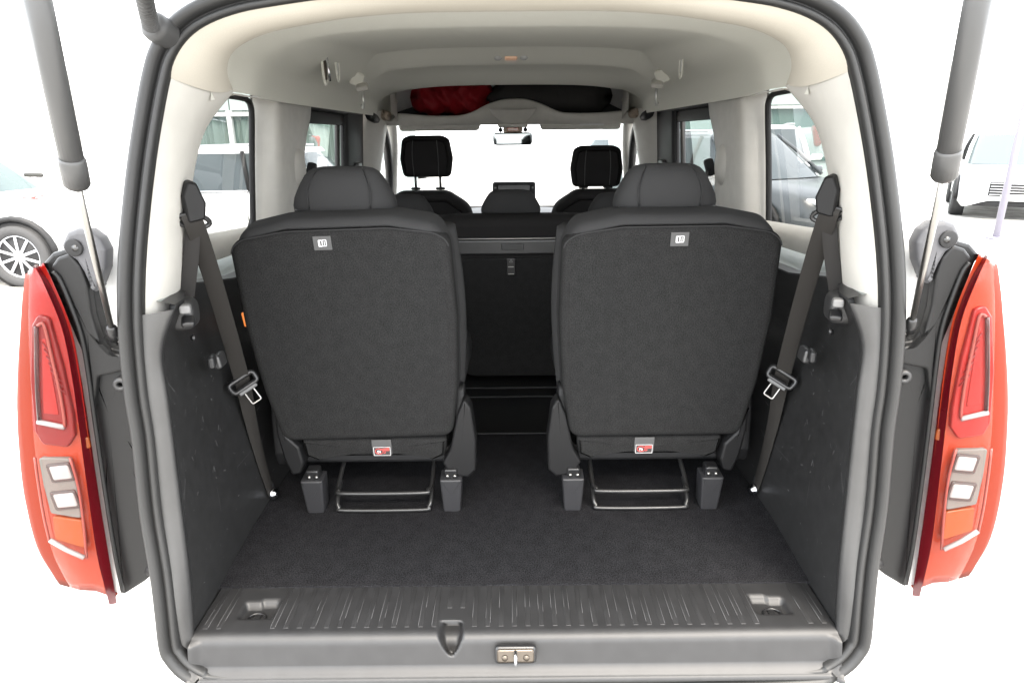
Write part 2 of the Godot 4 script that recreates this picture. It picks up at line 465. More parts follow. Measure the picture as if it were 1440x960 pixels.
	# black frit border of the quarter glass
	var fr := smooth([Vector3(s * .800, 1.16, -.978), Vector3(s * .790, 1.40, -1.022), Vector3(s * .782, 1.55, -1.052), Vector3(s * .780, 1.590, -1.052), Vector3(s * .783, 1.607, -1.035), Vector3(s * .787, 1.612, -.98), Vector3(s * .79, 1.613, -.80), Vector3(s * .795, 1.613, -.45)], 4)
	put(tube(fr, .009, 6), "glass_border", M.black, van)
	var fb := flip([Vector3(-0.797, 1.2271, -0.974), Vector3(-0.8, 1.2454, -0.7251), Vector3(-0.8, 1.2604, -0.5369)], s)
	put(tube(fb, .006, 6), "glass_border", M.black, van)
	# ---- sliding door: dark frame, light inner seal, grip
	var dz := -2.12
	put(moved(rbox(.04, .60, .36, .02), at(Vector3(s * .785, 1.34, -2.30), 0, 0, s * 4)), "sliding_door_frame", M.black, van)
	put(moved(rbox(.03, .20, .10, .015), at(Vector3(s * .765, 1.28, -2.30), 0, 0, s * 4)), "sliding_door_grip", M.trim, van)
	put(moved(rbox(.05, .05, 1.0, .015), at(Vector3(s * .765, 1.622, -1.95))), "sliding_door_rail", M.black, van)
	put(moved(rbox(.015, .05, .62, .006), at(Vector3(s * .775, 1.575, -1.86))), "window_blind_housing", M.black, van)
	put(tube([Vector3(s * .785, 1.60, -2.085), Vector3(s * .80, 1.35, -2.06), Vector3(s * .815, 1.1, -2.04)], .012, 8), "door_rubber", M.rubber, van)
	put(moved(rbox(.05, .62, 1.0, .02), at(Vector3(s * .80, .90, -2.0))), "sliding_door_card", M.trim, van)
	put(moved(rbox(.05, .62, .9, .02), at(Vector3(s * .80, .86, -3.0))), "front_door_card", M.trim, van)
	# ---- B-pillar
	var bp := []
	for k in 7:
		var t := k / 6.0
		var y := lerpf(1.05, 1.625, t)
		var w := lerpf(.0, 1.0, smoothstep(.3, 1.0, t))
		bp.append([Vector3(s * .79, y, -2.44), Vector3(s * lerpf(.745, .715, t), y, -2.45), Vector3(s * lerpf(.735, .655, t), y, -2.50 - .06 * w), Vector3(s * lerpf(.735, .655, t), y, -2.53 - .14 * w), Vector3(s * .78, y, -2.58 - .16 * w)])
	put(loft(bp), "door_pillar_trim", M.cream, van)
	# front door aperture seal and A-pillar
	put(tube(smooth(flip([Vector3(-0.7, 1.6012, -2.3935), Vector3(-0.7, 1.558, -2.6741), Vector3(-0.71, 1.4873, -2.8266), Vector3(-0.72, 1.3668, -2.9258), Vector3(-0.74, 1.2183, -3.004), Vector3(-0.77, 0.9226, -2.9614)], s), 4), .024, 8), "door_rubber", M.rubber, van)
	put(tube(smooth(flip([Vector3(-0.74, 1.5757, -2.8265), Vector3(-0.76, 1.507, -2.9901), Vector3(-0.78, 1.3073, -2.9099)], s), 4), .014, 8), "door_frame_trim", M.black, van)
	put(tube(smooth(flip([Vector3(-0.69, 1.6035, -2.8947), Vector3(-0.7, 1.4664, -2.9692), Vector3(-0.72, 1.3011, -3.0202), Vector3(-0.76, 1.0369, -3.0964)], s), 4), .035, 10), "windscreen_pillar_trim", M.cream, van)
	# ---- small mouldings on the wall
	put(moved(rbox(.016, .030, .04, .005), at(flip([Vector3(-0.6097, 1.0632, -0.25)], s)[0] + Vector3(s * -.004, 0, 0), 0, s * -6, s * -8)), "pull_cup", M.trim, wall)
	put(moved(rbox(.012, .024, .03, .004), at(flip([Vector3(-0.5974, 1.0814, -0.19)], s)[0] + Vector3(s * -.006, 0, 0), 0, s * -14, 0)), "pull_cup_rim", M.sill, wall)
	put(moved(rbox(.018, .014, .02, .003), at(flip([Vector3(-0.5582, 1.2229, -0.06)], s)[0], 0, s * -20, 0)), "clip_cap", M.clip, wall)
	put(moved(rbox(.022, .012, .024, .004), at(flip([Vector3(-0.5597, 1.1987, -0.065)], s)[0] + Vector3(0, 0, 0), 25, s * -20, 0)), "clip_socket", M.black_gloss, wall)
	put(moved(rbox(.05, .055, .05, .012), at(flip([Vector3(-0.5744, 1.2045, -0.1)], s)[0] + Vector3(s * .012, 0, 0), 0, s * -10, 0)), "clip_mount", M.trim, wall)
	put(moved(lathe([[0, .006], [.005, .005], [.007, 0]], 10), at(flip([Vector3(-0.5941, 1.1457, -0.14)], s)[0], 0, s * 80, 0)), "screw_cap", M.black_gloss, wall)
	if s < 0:
		var lamp := put(moved(rbox(.008, .036, .012, .004), at(Vector3(-0.645, 1.0827, -0.4889), 0, 0, 6)), "courtesy_light", M.amber_glow, van)
# ================================================================ headliner
func make_ceiling() -> void:
	var prof := [[-.20, 1.790], [-.35, 1.790], [-.45, 1.782], [-.55, 1.769], [-.66, 1.757], [-.70, 1.753], [-.72, 1.752], [-.75, 1.755], [-.80, 1.761], [-.95, 1.774], [-1.15, 1.788], [-1.35, 1.801], [-1.55, 1.813], [-1.63, 1.817], [-1.66, 1.820], [-1.675, 1.830], [-1.69, 1.834], [-1.72, 1.828], [-1.78, 1.804], [-1.83, 1.784], [-1.86, 1.777], [-1.88, 1.777], [-1.91, 1.783], [-1.96, 1.791], [-2.06, 1.796], [-2.16, 1.796], [-2.22, 1.791], [-2.27, 1.778], [-2.33, 1.755], [-2.37, 1.742], [-2.39, 1.740], [-2.47, 1.742]]
	var rows := []
	for k in prof:
		var z: float = k[0]
		var xe := lerpf(lerpf(.525, .63, smoothstep(-.2, -.6, z)), .685, smoothstep(-.6, -1.05, z))
		var ye := lerpf(1.563, 1.60, smoothstep(-.2, -.6, z))
		var row := []
		for i in 81:
			var x := (i / 40.0 - 1.0) * xe
			var t := absf(x) / xe
			var base := 1.752 - .002 * absf(z)
			var rec: float = k[1] - base
			var lim := .60
			var f := smoothstep(lim, lim - .10, absf(x)) if xe > .6 else smoothstep(xe - .02, xe - .13, absf(x))
			var arch := pow(maxf(0., 1.0 - pow(t, 4.2)), 1.0 / 2.6)
			row.append(Vector3(x, ye + (base - ye) * arch + rec * f - .014 * t * t * (1 - t), z))
		rows.append(row)
	var h := put(loft(rows), "headliner", M.headliner, van)
	# front edge folded up into the tray
	# ---- arch over the tailgate opening
	var sa := [Vector3(-0.5333, 1.5913, -0.076), Vector3(-0.5199, 1.62, -0.079), Vector3(-0.4965, 1.6488, -0.086), Vector3(-0.463, 1.6693, -0.092), Vector3(-0.4172, 1.6847, -0.098), Vector3(-0.3645, 1.6937, -0.101), Vector3(-0.2874, 1.7034, -0.104), Vector3(-0.166, 1.7131, -0.104), Vector3(0, 1.714, -.104)]
	var sb := [Vector3(-0.5345, 1.5872, -0.325), Vector3(-0.5144, 1.6107, -0.26), Vector3(-0.495, 1.6365, -0.235), Vector3(-0.4637, 1.655, -0.22), Vector3(-0.4067, 1.6716, -0.205), Vector3(-0.3164, 1.6854, -0.2), Vector3(-0.2555, 1.6925, -0.2), Vector3(-0.1589, 1.6982, -0.2), Vector3(0, 1.699, -.2)]
	for i in 8:
		sa.append(mir(sa[7 - i])); sb.append(mir(sb[7 - i]))
	sa = smooth(sa, 4); sb = smooth(sb, 4)
	rows = []
	for i in sa.size():
		var a: Vector3 = sa[i]; var b: Vector3 = sb[i]
		var row := []
		for k in 9:
			var t := k / 8.0
			var v := a.lerp(b, t)
			var inw := Vector3(-v.x * .03, -.012, .012) * sin(PI * t) * (.35 + .65 * absf(v.x) / .5)
			row.append(v + inw)
		var mid := Vector3(0, 1.3, b.z)
		var out := (b - mid).normalized()
		row.append(b + out * .004 + Vector3(0, 0, -.010)); row.append(b + out * .016 + Vector3(0, 0, -.018)); row.append(b + out * lerpf(.018, .06, smoothstep(0, 8, minf(i, sa.size() - 1 - i))) + Vector3(0, 0, -.025))
		rows.append(row)
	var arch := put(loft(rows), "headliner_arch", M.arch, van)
	# ---- cabin lamp on the second bow
	var l := node("cabin_light", van, Vector3(0.0064, 1.803, -1.8092))
	put(moved(rbox(.17, .035, .012, .005), at(Vector3(0, 0, 0), 68)), "lamp_base", M.headliner, l)
	put(moved(rbox(.05, .026, .010, .004), at(Vector3(0, -.008, .009), 68)), "lamp_lens", M.lamp_warm, l)
	for s in [-1.0, 1.0]: put(moved(lathe([[0, .006], [.012, .005], [.017, .0]], 16), at(Vector3(s * .052, -.007, .008), 68)), "reading_spot", M.label_white, l)
	for s in [-1.0, 1.0]:
		for x in [.30]: put(moved(lathe([[0, .004], [.01, .003], [.012, -.002]], 14), at(Vector3(s * x, 1.800, -1.795), 70)), "trim_stud", M.headliner, h)
		# coat hook
		var k := node("coat_hook", van, Vector3(s * .560, 1.690, -1.62))
		put(moved(rbox(.05, .05, .03, .006), at(Vector3(s * .02, .02, 0), 20, s * -20, s * 18)), "hook_base", M.headliner, k)
		put(moved(rbox(.045, .02, .04, .006), at(Vector3(0, -.01, .01), 30, s * -10, s * -10)), "hook_cover", M.cream, k)
		put(tube(smooth([Vector3(0, -.02, 0), Vector3(s * .0, -.05, .01), Vector3(s * .004, -.085, .0), Vector3(s * .012, -.075, -.01)], 3), .005, 6), "hook_wire", M.silver, k)
		# roof rail slot / net holder
		var n := node("net_holder", van, flip([Vector3(-0.605, 1.7113, -1.1539)], s)[0] + Vector3(-s * .03, 0, 0))
		var ring := []
		for j in 24: ring.append(Vector3(0, .055 * sin(TAU * j / 24), .022 * cos(TAU * j / 24)))
		if s < 0:
			put(tube(ring, .004, 6, true), "holder_rim", M.headliner, n)
			put(moved(rbox(.012, .085, .022, .005), at(Vector3(0, 0, 0))), "holder_recess", M.brass, n)
			put(tube([Vector3(.012, .03, .01), Vector3(.016, -.02, .012), Vector3(.014, -.045, .0)], .004, 6), "holder_wire", M.chrome, n)
		var o := node("net_slot", van, flip([Vector3(-0.6, 1.7275, -1.2788)], s)[0] + Vector3(-s * .035, 0, 0))
		put(tube(ring, .003, 6, true), "slot_rim", M.headliner, o)
		put(moved(rbox(.006, .07, .012, .003), at(Vector3.ZERO)), "slot_plate", M.silver, o)
# ================================================================ overhead tray, visors, mirror, dash
func make_front() -> void:
	var t := node("overhead_tray", van, Vector3.ZERO)
	var lip := [Vector3(-0.6679, 1.5929, -2.62), Vector3(-0.6386, 1.5783, -2.62), Vector3(-0.6065, 1.6031, -2.62), Vector3(-0.5831, 1.6136, -2.62), Vector3(-0.4397, 1.6016, -2.62), Vector3(-0.288, 1.6002, -2.62), Vector3(-0.204, 1.6173, -2.62), Vector3(-0.1275, 1.6522, -2.62), Vector3(-0.0516, 1.6763, -2.62), Vector3(0.0163, 1.6828, -2.62), Vector3(0.0916, 1.6786, -2.62), Vector3(0.1671, 1.6567, -2.62), Vector3(0.2506, 1.6204, -2.62), Vector3(0.319, 1.609, -2.62), Vector3(0.4707, 1.6077, -2.62), Vector3(0.6068, 1.6171, -2.62), Vector3(0.6374, 1.6097, -2.62), Vector3(0.669, 1.5844, -2.62), Vector3(0.6909, 1.6021, -2.62)]
	lip = smooth(lip, 3)
	var board := []
	for v in lip:
		var low := 1.556
		board.append([v + Vector3(0, -.002, -.34), v + Vector3(0, -.001, -.02), v + Vector3(0, .003, -.006), v, v + Vector3(0, -.006, .006), Vector3(v.x, lerpf(v.y, low, .4), v.z + .004), Vector3(v.x, low, -2.64), Vector3(v.x, low - .002, -2.70), Vector3(v.x, low + .02, -3.0)])
	put(loft(board), "tray_front", M.cream, t)
	put(moved(rbox(1.42, .03, .9, .01), at(Vector3(0, 1.83, -2.86))), "tray_roof", M.tray, t)
	put(moved(rbox(1.30, .30, .03, .01), at(Vector3(0, 1.71, -2.93))), "tray_back", M.tray, t)
	for s in [-1.0, 1.0]:
		put(loft([[Vector3(s * .605, 1.735, -2.46), Vector3(s * .605, 1.62, -2.47)], [Vector3(s * .598, 1.73, -2.52), Vector3(s * .596, 1.60, -2.52)], [Vector3(s * .600, 1.73, -2.62), Vector3(s * .598, 1.57, -2.62)], [Vector3(s * .66, 1.72, -2.95), Vector3(s * .66, 1.57, -2.95)]]), "tray_side", M.cream, t)
		put(loft([[Vector3(s * .605, 1.745, -2.44), Vector3(s * .66, 1.67, -2.44), Vector3(s * .70, 1.59, -2.42)], [Vector3(s * .605, 1.72, -2.55), Vector3(s * .66, 1.64, -2.6), Vector3(s * .71, 1.58, -2.6)], [Vector3(s * .64, 1.66, -3.0), Vector3(s * .68, 1.61, -3.0), Vector3(s * .74, 1.57, -3.0)]]), "headliner_corner", M.headliner, van)
		put(moved(rbox(.05, .05, .10, .018), at(Vector3(s * .655, 1.605, -2.58), 0, 0, s * 12)), "grab_handle", M.tan, van)
		# sun visors
		var v := node("sun_visor", van, Vector3(s * .385, 1.556, -2.74))
		put(moved(rbox(.44, .045, .16, .018), at(Vector3.ZERO, 8)), "visor_board", M.cream, v)
		if s > 0: put(moved(rbox(.13, .018, .003, .001), at(Vector3(.06, .0, .083), 8)), "visor_label", M.label_white, v)
	# header over the windscreen and its corners
	put(moved(rbox(1.5, .03, .10, .01), at(Vector3(0, 1.63, -2.98), 20)), "windscreen_header", M.cream, van)
	# red garment and dark blanket in the tray
	var rng := RandomNumberGenerator.new(); rng.seed = 4
	var nz := FastNoiseLite.new(); nz.seed = 7; nz.frequency = 6.0; nz.fractal_octaves = 3
	for g in [["red_jacket", -.53, -.10, M.red_cloth, "crumpled red cloth stuffed in the left of the overhead tray", "clothing"], ["grey_blanket", -.12, .55, M.dark_cloth, "dark grey folded blanket filling the right of the overhead tray", "blanket"]]:
		var rows := []
		for i in 60:
			var u := i / 59.0
			var x: float = lerpf(g[1], g[2], u)
			var row := []
			for k in 24:
				var a := TAU * k / 24
				var wr := 1.0 + (.34 if g[0] == "red_jacket" else .08) * nz.get_noise_3d(x * 1.6, cos(a) * .5, sin(a) * .5) + (.10 * sin(x * 60 + sin(a) * 5) if g[0] == "red_jacket" else 0.0)
				var taper := pow(clampf(minf(u, 1 - u) * 9, 0, 1), .5)
				row.append(Vector3(x + .02 * sin(a * 2 + x * 9), .088 * sin(a) * taper * wr, .13 * cos(a) * taper * wr))
			rows.append(row)
		var o := node(g[0], self, Vector3(0, 1.702, -2.78))
		put(loft(rows, true), "cloth", g[3], o)
		tag(o, g[4], g[5])
	# console dome with map lamp
	var c := node("overhead_console", van, Vector3(0.0155, 1.607, -2.58))
	var dome := []
	for k in 9:
		var f := k / 8.0
		var w := lerpf(.128, .055, pow(f, 1.3)); var y := lerpf(.030, -.052, f); var zz := lerpf(.0, -.05, f)
		var row := []
		for i in 17:
			var a := PI * i / 16.0
			row.append(Vector3(cos(a) * w, y - .012 * sin(a) * (1 - f), zz + .055 * pow(sin(a), .7) * (1 - .3 * f)))
		dome.append(row)
	put(loft(dome), "console_cover", M.cream, c)
	put(moved(rbox(.16, .02, .10, .008), at(Vector3(0, -.058, -.03))), "console_base", M.cream, c)
	put(moved(rbox(.105, .032, .03, .008), at(Vector3(0, -.078, .0))), "lamp_body", M.tan, c)
	put(moved(rbox(.062, .020, .006, .003), at(Vector3(0, -.078, .0165))), "map_light", M.lamp_off, c)
	for s in [-1.0, 1.0]: put(moved(lathe([[0, .01], [.010, .008], [.012, 0]], 14), at(Vector3(s * .066, -.080, .004))), "lamp_switch", M.black, c)
	# rear-view mirror
	var m := node("interior_mirror", van, Vector3(0.0151, 1.4807, -2.82))
	put(moved(rbox(.225, .070, .03, .014), at(Vector3(0, 0, 0), 2)), "mirror_housing", M.black, m)
	put(moved(rbox(.212, .058, .006, .0028), at(Vector3(0, .0, .0155), 2)), "mirror_glass", M.mirror, m)
	put(moved(rbox(.07, .03, .04, .01), at(Vector3(0, .045, -.02))), "mirror_stalk", M.black, m)
	# dashboard and screen
	var d := []
	for k in 8:
		var a := k / 7.0
		var row := []
		for i in 17:
			var x := (i / 8.0 - 1.0)
			row.append(Vector3(x * .74, lerpf(.55, 1.01, pow(sin(a * PI / 2), .6)) - .05 * x * x, -3.15 - .55 * pow(a, 2.2)))
		d.append(row)
	put(loft(d), "dashboard", M.black, van)
	var sc := node("touch_screen", van, Vector3(0.0221, 1.1365, -3.18))
	put(moved(rbox(.275, .165, .03, .012), at(Vector3(0, 0, 0), -8)), "screen_bezel", M.black, sc)
	put(moved(rbox(.20, .125, .003, .0014), at(Vector3(0, .0, .0158), -8)), "display", M.screen, sc)
	for s in [-1.0, 1.0]:
		for k in 3: put(moved(rbox(.012, .012, .004, .0018), at(Vector3(s * .118, .045 - .045 * k, .0155 + .006 * (k - 1)), -8)), "button", M.clip, sc)
# ================================================================ tail lamps, black covers, struts
func make_rear_corner(s: float) -> void:
	# black plastic cover between the seal and the lamp
	var out := [Vector3(-0.7512, 1.3104, 0), Vector3(-0.7313, 1.3283, 0), Vector3(-0.7003, 1.3369, 0), Vector3(-0.6825, 1.3165, 0), Vector3(-0.6769, 1.2798, 0), Vector3(-0.6801, 1.2329, 0), Vector3(-0.6782, 1.1871, 0), Vector3(-0.668, 1.1686, 0), Vector3(-0.6332, 1.167, 0), Vector3(-0.6398, 1.0834, 0), Vector3(-0.6457, 0.9488, 0), Vector3(-0.6518, 0.8334, 0), Vector3(-0.6579, 0.742, 0), Vector3(-0.6783, 0.7171, 0), Vector3(-0.7473, 0.6699, 0), Vector3(-0.7464, 0.7663, 0), Vector3(-0.7371, 0.893, 0), Vector3(-0.7264, 1.0317, 0), Vector3(-0.7212, 1.1228, 0), Vector3(-0.7192, 1.207, 0), Vector3(-0.7322, 1.2758, 0)]
	var poly := []
	for v in flip(out, s): poly.append(Vector2(v.x, v.y))
	var cover := node("lamp_side_cover", van, Vector3(0, 0, -.012))
	put(plate(dense(rounded(poly, .006, 3), .03), .05, .006), "cover_body", M.cover, cover)
	# upper raised face of that cover
	out = [Vector3(-0.7314, 1.3076, 0.01), Vector3(-0.7166, 1.3232, 0.01), Vector3(-0.6953, 1.3297, 0.01), Vector3(-0.6831, 1.3094, 0.01), Vector3(-0.6781, 1.2764, 0.01), Vector3(-0.6813, 1.2298, 0.01), Vector3(-0.678, 1.1806, 0.01), Vector3(-0.6653, 1.1633, 0.01), Vector3(-0.645, 1.1607, 0.01), Vector3(-0.6497, 1.1309, 0.01), Vector3(-0.6951, 1.1213, 0.01), Vector3(-0.7118, 1.0652, 0.01), Vector3(-0.7153, 1.06, 0.01), Vector3(-0.7105, 1.1265, 0.01), Vector3(-0.7073, 1.2051, 0.01), Vector3(-0.7152, 1.271, 0.01)]
	poly = []
	for v in flip(out, s): poly.append(Vector2(v.x, v.y))
	put(plate(dense(rounded(poly, .008, 3), .03), .03, .005), "cover_face", M.cover, cover, at(Vector3(0, 0, .010)))
	put(tube(smooth(flip([Vector3(-0.7259, 1.3012, 0.012), Vector3(-0.7185, 1.2898, 0.012), Vector3(-0.711, 1.2541, 0.012), Vector3(-0.7036, 1.1948, 0.012), Vector3(-0.7067, 1.1272, 0.012), Vector3(-0.7141, 1.0373, 0.012), Vector3(-0.7244, 0.9002, 0.012), Vector3(-0.7323, 0.7751, 0.012), Vector3(-0.7344, 0.6926, 0.012)], s), 4), .0038, 8), "cover_ridge", M.cover, cover)
	put(strap(smooth(flip([Vector3(-0.64, 1.0834, 0.006), Vector3(-0.6483, 0.9803, 0.007), Vector3(-0.6557, 0.8688, 0.009), Vector3(-0.6656, 0.7513, 0.012)], s), 3), [Vector3.RIGHT, Vector3.RIGHT, Vector3.RIGHT, Vector3.RIGHT, Vector3.RIGHT, Vector3.RIGHT, Vector3.RIGHT, Vector3.RIGHT, Vector3.RIGHT, Vector3.RIGHT], .018, .003), "cover_flange", M.sill, cover)
	put(moved(lathe([[.004, .0], [.004, .006], [.007, .008], [.0115, .006], [.0125, -.004], [.012, -.02]], 24), at(flip([Vector3(-0.659, 1.108, 0.006)], s)[0], 0, s * -10, 0)), "rubber_buffer", M.sill, cover)
	put(moved(lathe([[0, .006], [.01, .004], [.012, -.02]], 16), at(flip([Vector3(-0.6813, 0.7298, 0)], s)[0], 0, 0, 0)), "rubber_plug", M.black, cover)
	# bump-stop bracket above it
	out = [Vector3(-0.7035, 1.3425, 0), Vector3(-0.6899, 1.3634, 0), Vector3(-0.6733, 1.3688, 0), Vector3(-0.6559, 1.3675, 0), Vector3(-0.6411, 1.3541, 0), Vector3(-0.6352, 1.3341, 0), Vector3(-0.6423, 1.3048, 0), Vector3(-0.655, 1.2819, 0), Vector3(-0.6663, 1.2658, 0), Vector3(-0.6711, 1.2752, 0), Vector3(-0.677, 1.3005, 0), Vector3(-0.6842, 1.3188, 0), Vector3(-0.6996, 1.3302, 0)]
	poly = []
	for v in flip(out, s): poly.append(Vector2(v.x, v.y))
	var br := node("bump_stop", van, Vector3(0, 0, .004))
	put(plate(dense(rounded(poly, .010, 4), .02), .03, .008), "bump_stop_body", M.grey_plastic, br)
	put(moved(lathe([[.0, .0008], [.0125, .0008], [.0135, .0004], [.0137, -.004]], 24), at(flip([Vector3(-0.6807, 1.3396, 0.0035)], s)[0] - Vector3(0, 0, .0)), ), "bump_stop_hole", M.black, br)
	put(moved(lathe([[0, .003], [.005, .002], [.006, -.002]], 12), at(flip([Vector3(-0.6774, 1.3395, 0.0035)], s)[0])), "bump_stop_screw", M.steel_dark, br)
	# tail lamp lens
	var cols := [
		[Vector3(-0.7511, 1.313, -0.004), Vector3(-0.7335, 1.2772, -0.004), Vector3(-0.7209, 1.2058, -0.004), Vector3(-0.723, 1.1213, -0.004), Vector3(-0.7294, 1.0298, -0.004), Vector3(-0.74, 0.8906, -0.004), Vector3(-0.7481, 0.7634, -0.004), Vector3(-0.7536, 0.6634, -0.004)],
		[Vector3(-0.7395, 1.3149, 0.018), Vector3(-0.7289, 1.2792, 0.02), Vector3(-0.7168, 1.2135, 0.022), Vector3(-0.7192, 1.1312, 0.022), Vector3(-0.727, 1.0422, 0.022), Vector3(-0.739, 0.9136, 0.022), Vector3(-0.7509, 0.7857, 0.02), Vector3(-0.7537, 0.677, 0.016)],
		[Vector3(-0.7469, 1.3097, 0.014), Vector3(-0.7422, 1.2684, 0.022), Vector3(-0.7423, 1.2049, 0.024), Vector3(-0.7515, 1.1261, 0.024), Vector3(-0.764, 1.0409, 0.024), Vector3(-0.7789, 0.9166, 0.024), Vector3(-0.7914, 0.7937, 0.022), Vector3(-0.7904, 0.69, 0.012)],
		[Vector3(-0.7623, 1.3014, 0), Vector3(-0.7765, 1.2463, 0.002), Vector3(-0.7897, 1.181, 0.004), Vector3(-0.8042, 1.1061, 0.004), Vector3(-0.8201, 1.0252, 0.004), Vector3(-0.8357, 0.908, 0.004), Vector3(-0.8462, 0.7874, 0), Vector3(-0.8395, 0.695, -0.01)],
		[Vector3(-0.7944, 1.2874, -0.035), Vector3(-0.8178, 1.2297, -0.035), Vector3(-0.8436, 1.1495, -0.035), Vector3(-0.8655, 1.071, -0.035), Vector3(-0.8826, 0.9916, -0.035), Vector3(-0.8992, 0.8822, -0.035), Vector3(-0.9052, 0.7669, -0.038), Vector3(-0.8922, 0.6857, -0.045)],
		[Vector3(-0.8395, 1.2689, -0.1), Vector3(-0.8644, 1.2074, -0.1), Vector3(-0.8891, 1.1274, -0.1), Vector3(-0.9109, 1.0439, -0.1), Vector3(-0.9288, 0.9596, -0.1), Vector3(-0.9433, 0.8495, -0.1), Vector3(-0.945, 0.7363, -0.1), Vector3(-0.927, 0.6651, -0.1)]]
	var lampn := node("tail_lamp", van, Vector3.ZERO)
	tag(lampn, "tall red and amber tail lamp at the left edge of the opening" if s < 0 else "tall orange-red tail lamp at the right edge of the opening")
	for i in cols.size(): cols[i] = smooth(flip(cols[i], s), 5)
	var rows := []
	for j in cols[0].size():
		var row := []
		for i in cols.size(): row.append(cols[i][j])
		rows.append(row)
	var top := []; var bot := []
	for i in cols.size(): top.append(rows[0][i] + Vector3(0, -.006, -.03)); bot.append(rows[-1][i] + Vector3(0, .01, -.04))
	var plain_rows := rows.duplicate()
	rows.push_front(top); rows.append(bot)
	# the inner facet, the rear face and the wrap-round part are three mouldings of one lens
	var fac := []; var mid := []; var wrap := []
	for r in rows:
		mid.append([r[1], r[1].lerp(r[2], .5) + Vector3(0, 0, .002), r[2], r[2].lerp(r[3], .5) + Vector3(-s * -.002, 0, .004), r[3]]); wrap.append([r[3], r[3].lerp(r[4], .5) + Vector3(s * .004, 0, .003), r[4], r[5]])
	for r in plain_rows: fac.append([r[0], r[0].lerp(r[1], .5) + Vector3(0, 0, .001), r[1]])
	var ins := []; var insw := []
	for r in mid:
		var row := []
		for k in r.size(): row.append(r[k] + Vector3(0, 0, [-.020, -.020, -.018, -.010, 0.0][k]))
		ins.append(row)
	for r in wrap:
		var row := []
		for v in r: row.append(v)
		insw.append(row)
	put(loft(fac), "inner_facet", M.lamp_facet, lampn)
	var half := int(ins.size() * .56)
	put(loft(ins.slice(0, half + 1)), "reflector_housing", M.lamp_red if s < 0 else M.lamp_tangerine, lampn)
	put(loft(ins.slice(half)), "reflector_housing", M.lamp_tangerine, lampn)
	put(loft(insw), "side_reflector_housing", M.lamp_orange, lampn)
	var lens := put(lofts([mid]), "lens", M.lamp_lens_clear, lampn, at(Vector3(s * -.0006, 0, .0012)))
	# elements set behind the lens
	var inner := node("lamp_cluster", lampn, Vector3(0, 0, -.012))
	poly = []
	for v in flip([Vector3(-0.7731, 1.215, 0.025), Vector3(-0.7585, 1.2336, 0.025), Vector3(-0.7417, 1.2288, 0.025), Vector3(-0.7384, 1.1449, 0.025), Vector3(-0.7408, 1.0567, 0.025), Vector3(-0.7454, 1.0202, 0.025), Vector3(-0.7621, 0.9991, 0.025), Vector3(-0.804, 1.0049, 0.025), Vector3(-0.8114, 1.0288, 0.025), Vector3(-0.7973, 1.1208, 0.025)], s): poly.append(Vector2(v.x, v.y))
	put(plate(dense(rounded(poly, .008, 3), .02), .012, .003), "brake_lens", M.lamp_deep if s < 0 else M.lamp_red, inner, at(Vector3(0, 0, .0245)))


	put(tube(smooth(flip([Vector3(-0.7625, 1.2155, 0.027), Vector3(-0.7723, 1.1703, 0.027), Vector3(-0.7859, 1.109, 0.027), Vector3(-0.7958, 1.053, 0.027)], s), 3), .0032, 6), "light_guide", M.lamp_dark, inner)
	put(tube(smooth(flip([Vector3(-0.76, 1.2167, 0.027), Vector3(-0.7496, 1.2177, 0.027), Vector3(-0.7495, 1.1701, 0.027), Vector3(-0.75, 1.1086, 0.027), Vector3(-0.7534, 1.0578, 0.027), Vector3(-0.7563, 1.0396, 0.027)], s), 4), .0026, 6), "light_guide", M.lamp_pink, inner)
	put(tube(flip([Vector3(-0.7991, 1.0492, 0.027), Vector3(-0.7791, 1.0438, 0.027), Vector3(-0.7566, 1.0383, 0.027)], s), .0045, 8), "light_bar", M.lamp_white, inner)
	poly = []
	for v in flip([Vector3(-0.7598, 1.1942, 0.027), Vector3(-0.7541, 1.1941, 0.027), Vector3(-0.7598, 1.0961, 0.027), Vector3(-0.7622, 1.0604, 0.027), Vector3(-0.7875, 1.0633, 0.027)], s): poly.append(Vector2(v.x, v.y))
	put(plate(poly, .008, .001, 2), "reflector", M.lamp_red, inner, at(Vector3(0, 0, .0258)))
	poly = []
	for v in flip([Vector3(-0.8156, 0.9806, 0.027), Vector3(-0.763, 0.9787, 0.027), Vector3(-0.7618, 0.9238, 0.027), Vector3(-0.7672, 0.8601, 0.027), Vector3(-0.8196, 0.8708, 0.027), Vector3(-0.8193, 0.9245, 0.027)], s): poly.append(Vector2(v.x, v.y))
	put(plate(rounded(poly, .006, 3), .010, .002), "clear_window", M.lamp_clear, inner, at(Vector3(0, 0, .0262)))
	for q in [[Vector3(-0.7821, 0.9531, 0.027), .042, .036], [Vector3(-0.7859, 0.8989, 0.027), .046, .037]]:
		var c: Vector3 = flip([q[0]], s)[0]
		put(moved(rbox(q[1], q[2], .006, .0028), at(c, 0, 0, -s * 6)), "reverse_lamp_frame", M.lamp_smoke, inner)
		put(moved(rbox(q[1] * .80, q[2] * .74, .006, .0028), at(c + Vector3(-s * .002, .001, .002), 0, 0, -s * 6)), "reverse_lamp", M.lamp_white, inner)
	poly = []
	for v in flip([Vector3(-0.8184, 0.865, 0.027), Vector3(-0.7682, 0.8558, 0.027), Vector3(-0.7734, 0.7971, 0.027), Vector3(-0.8246, 0.817, 0.027)], s): poly.append(Vector2(v.x, v.y))
	put(plate(rounded(poly, .005, 3), .008, .002), "indicator", M.lamp_amber, inner, at(Vector3(0, 0, .0258)))
	put(tube(flip([Vector3(-0.8322, 0.8171, 0.027), Vector3(-0.8066, 0.796, 0.027), Vector3(-0.7786, 0.7792, 0.027)], s), .0042, 8), "light_bar", M.lamp_white, inner)
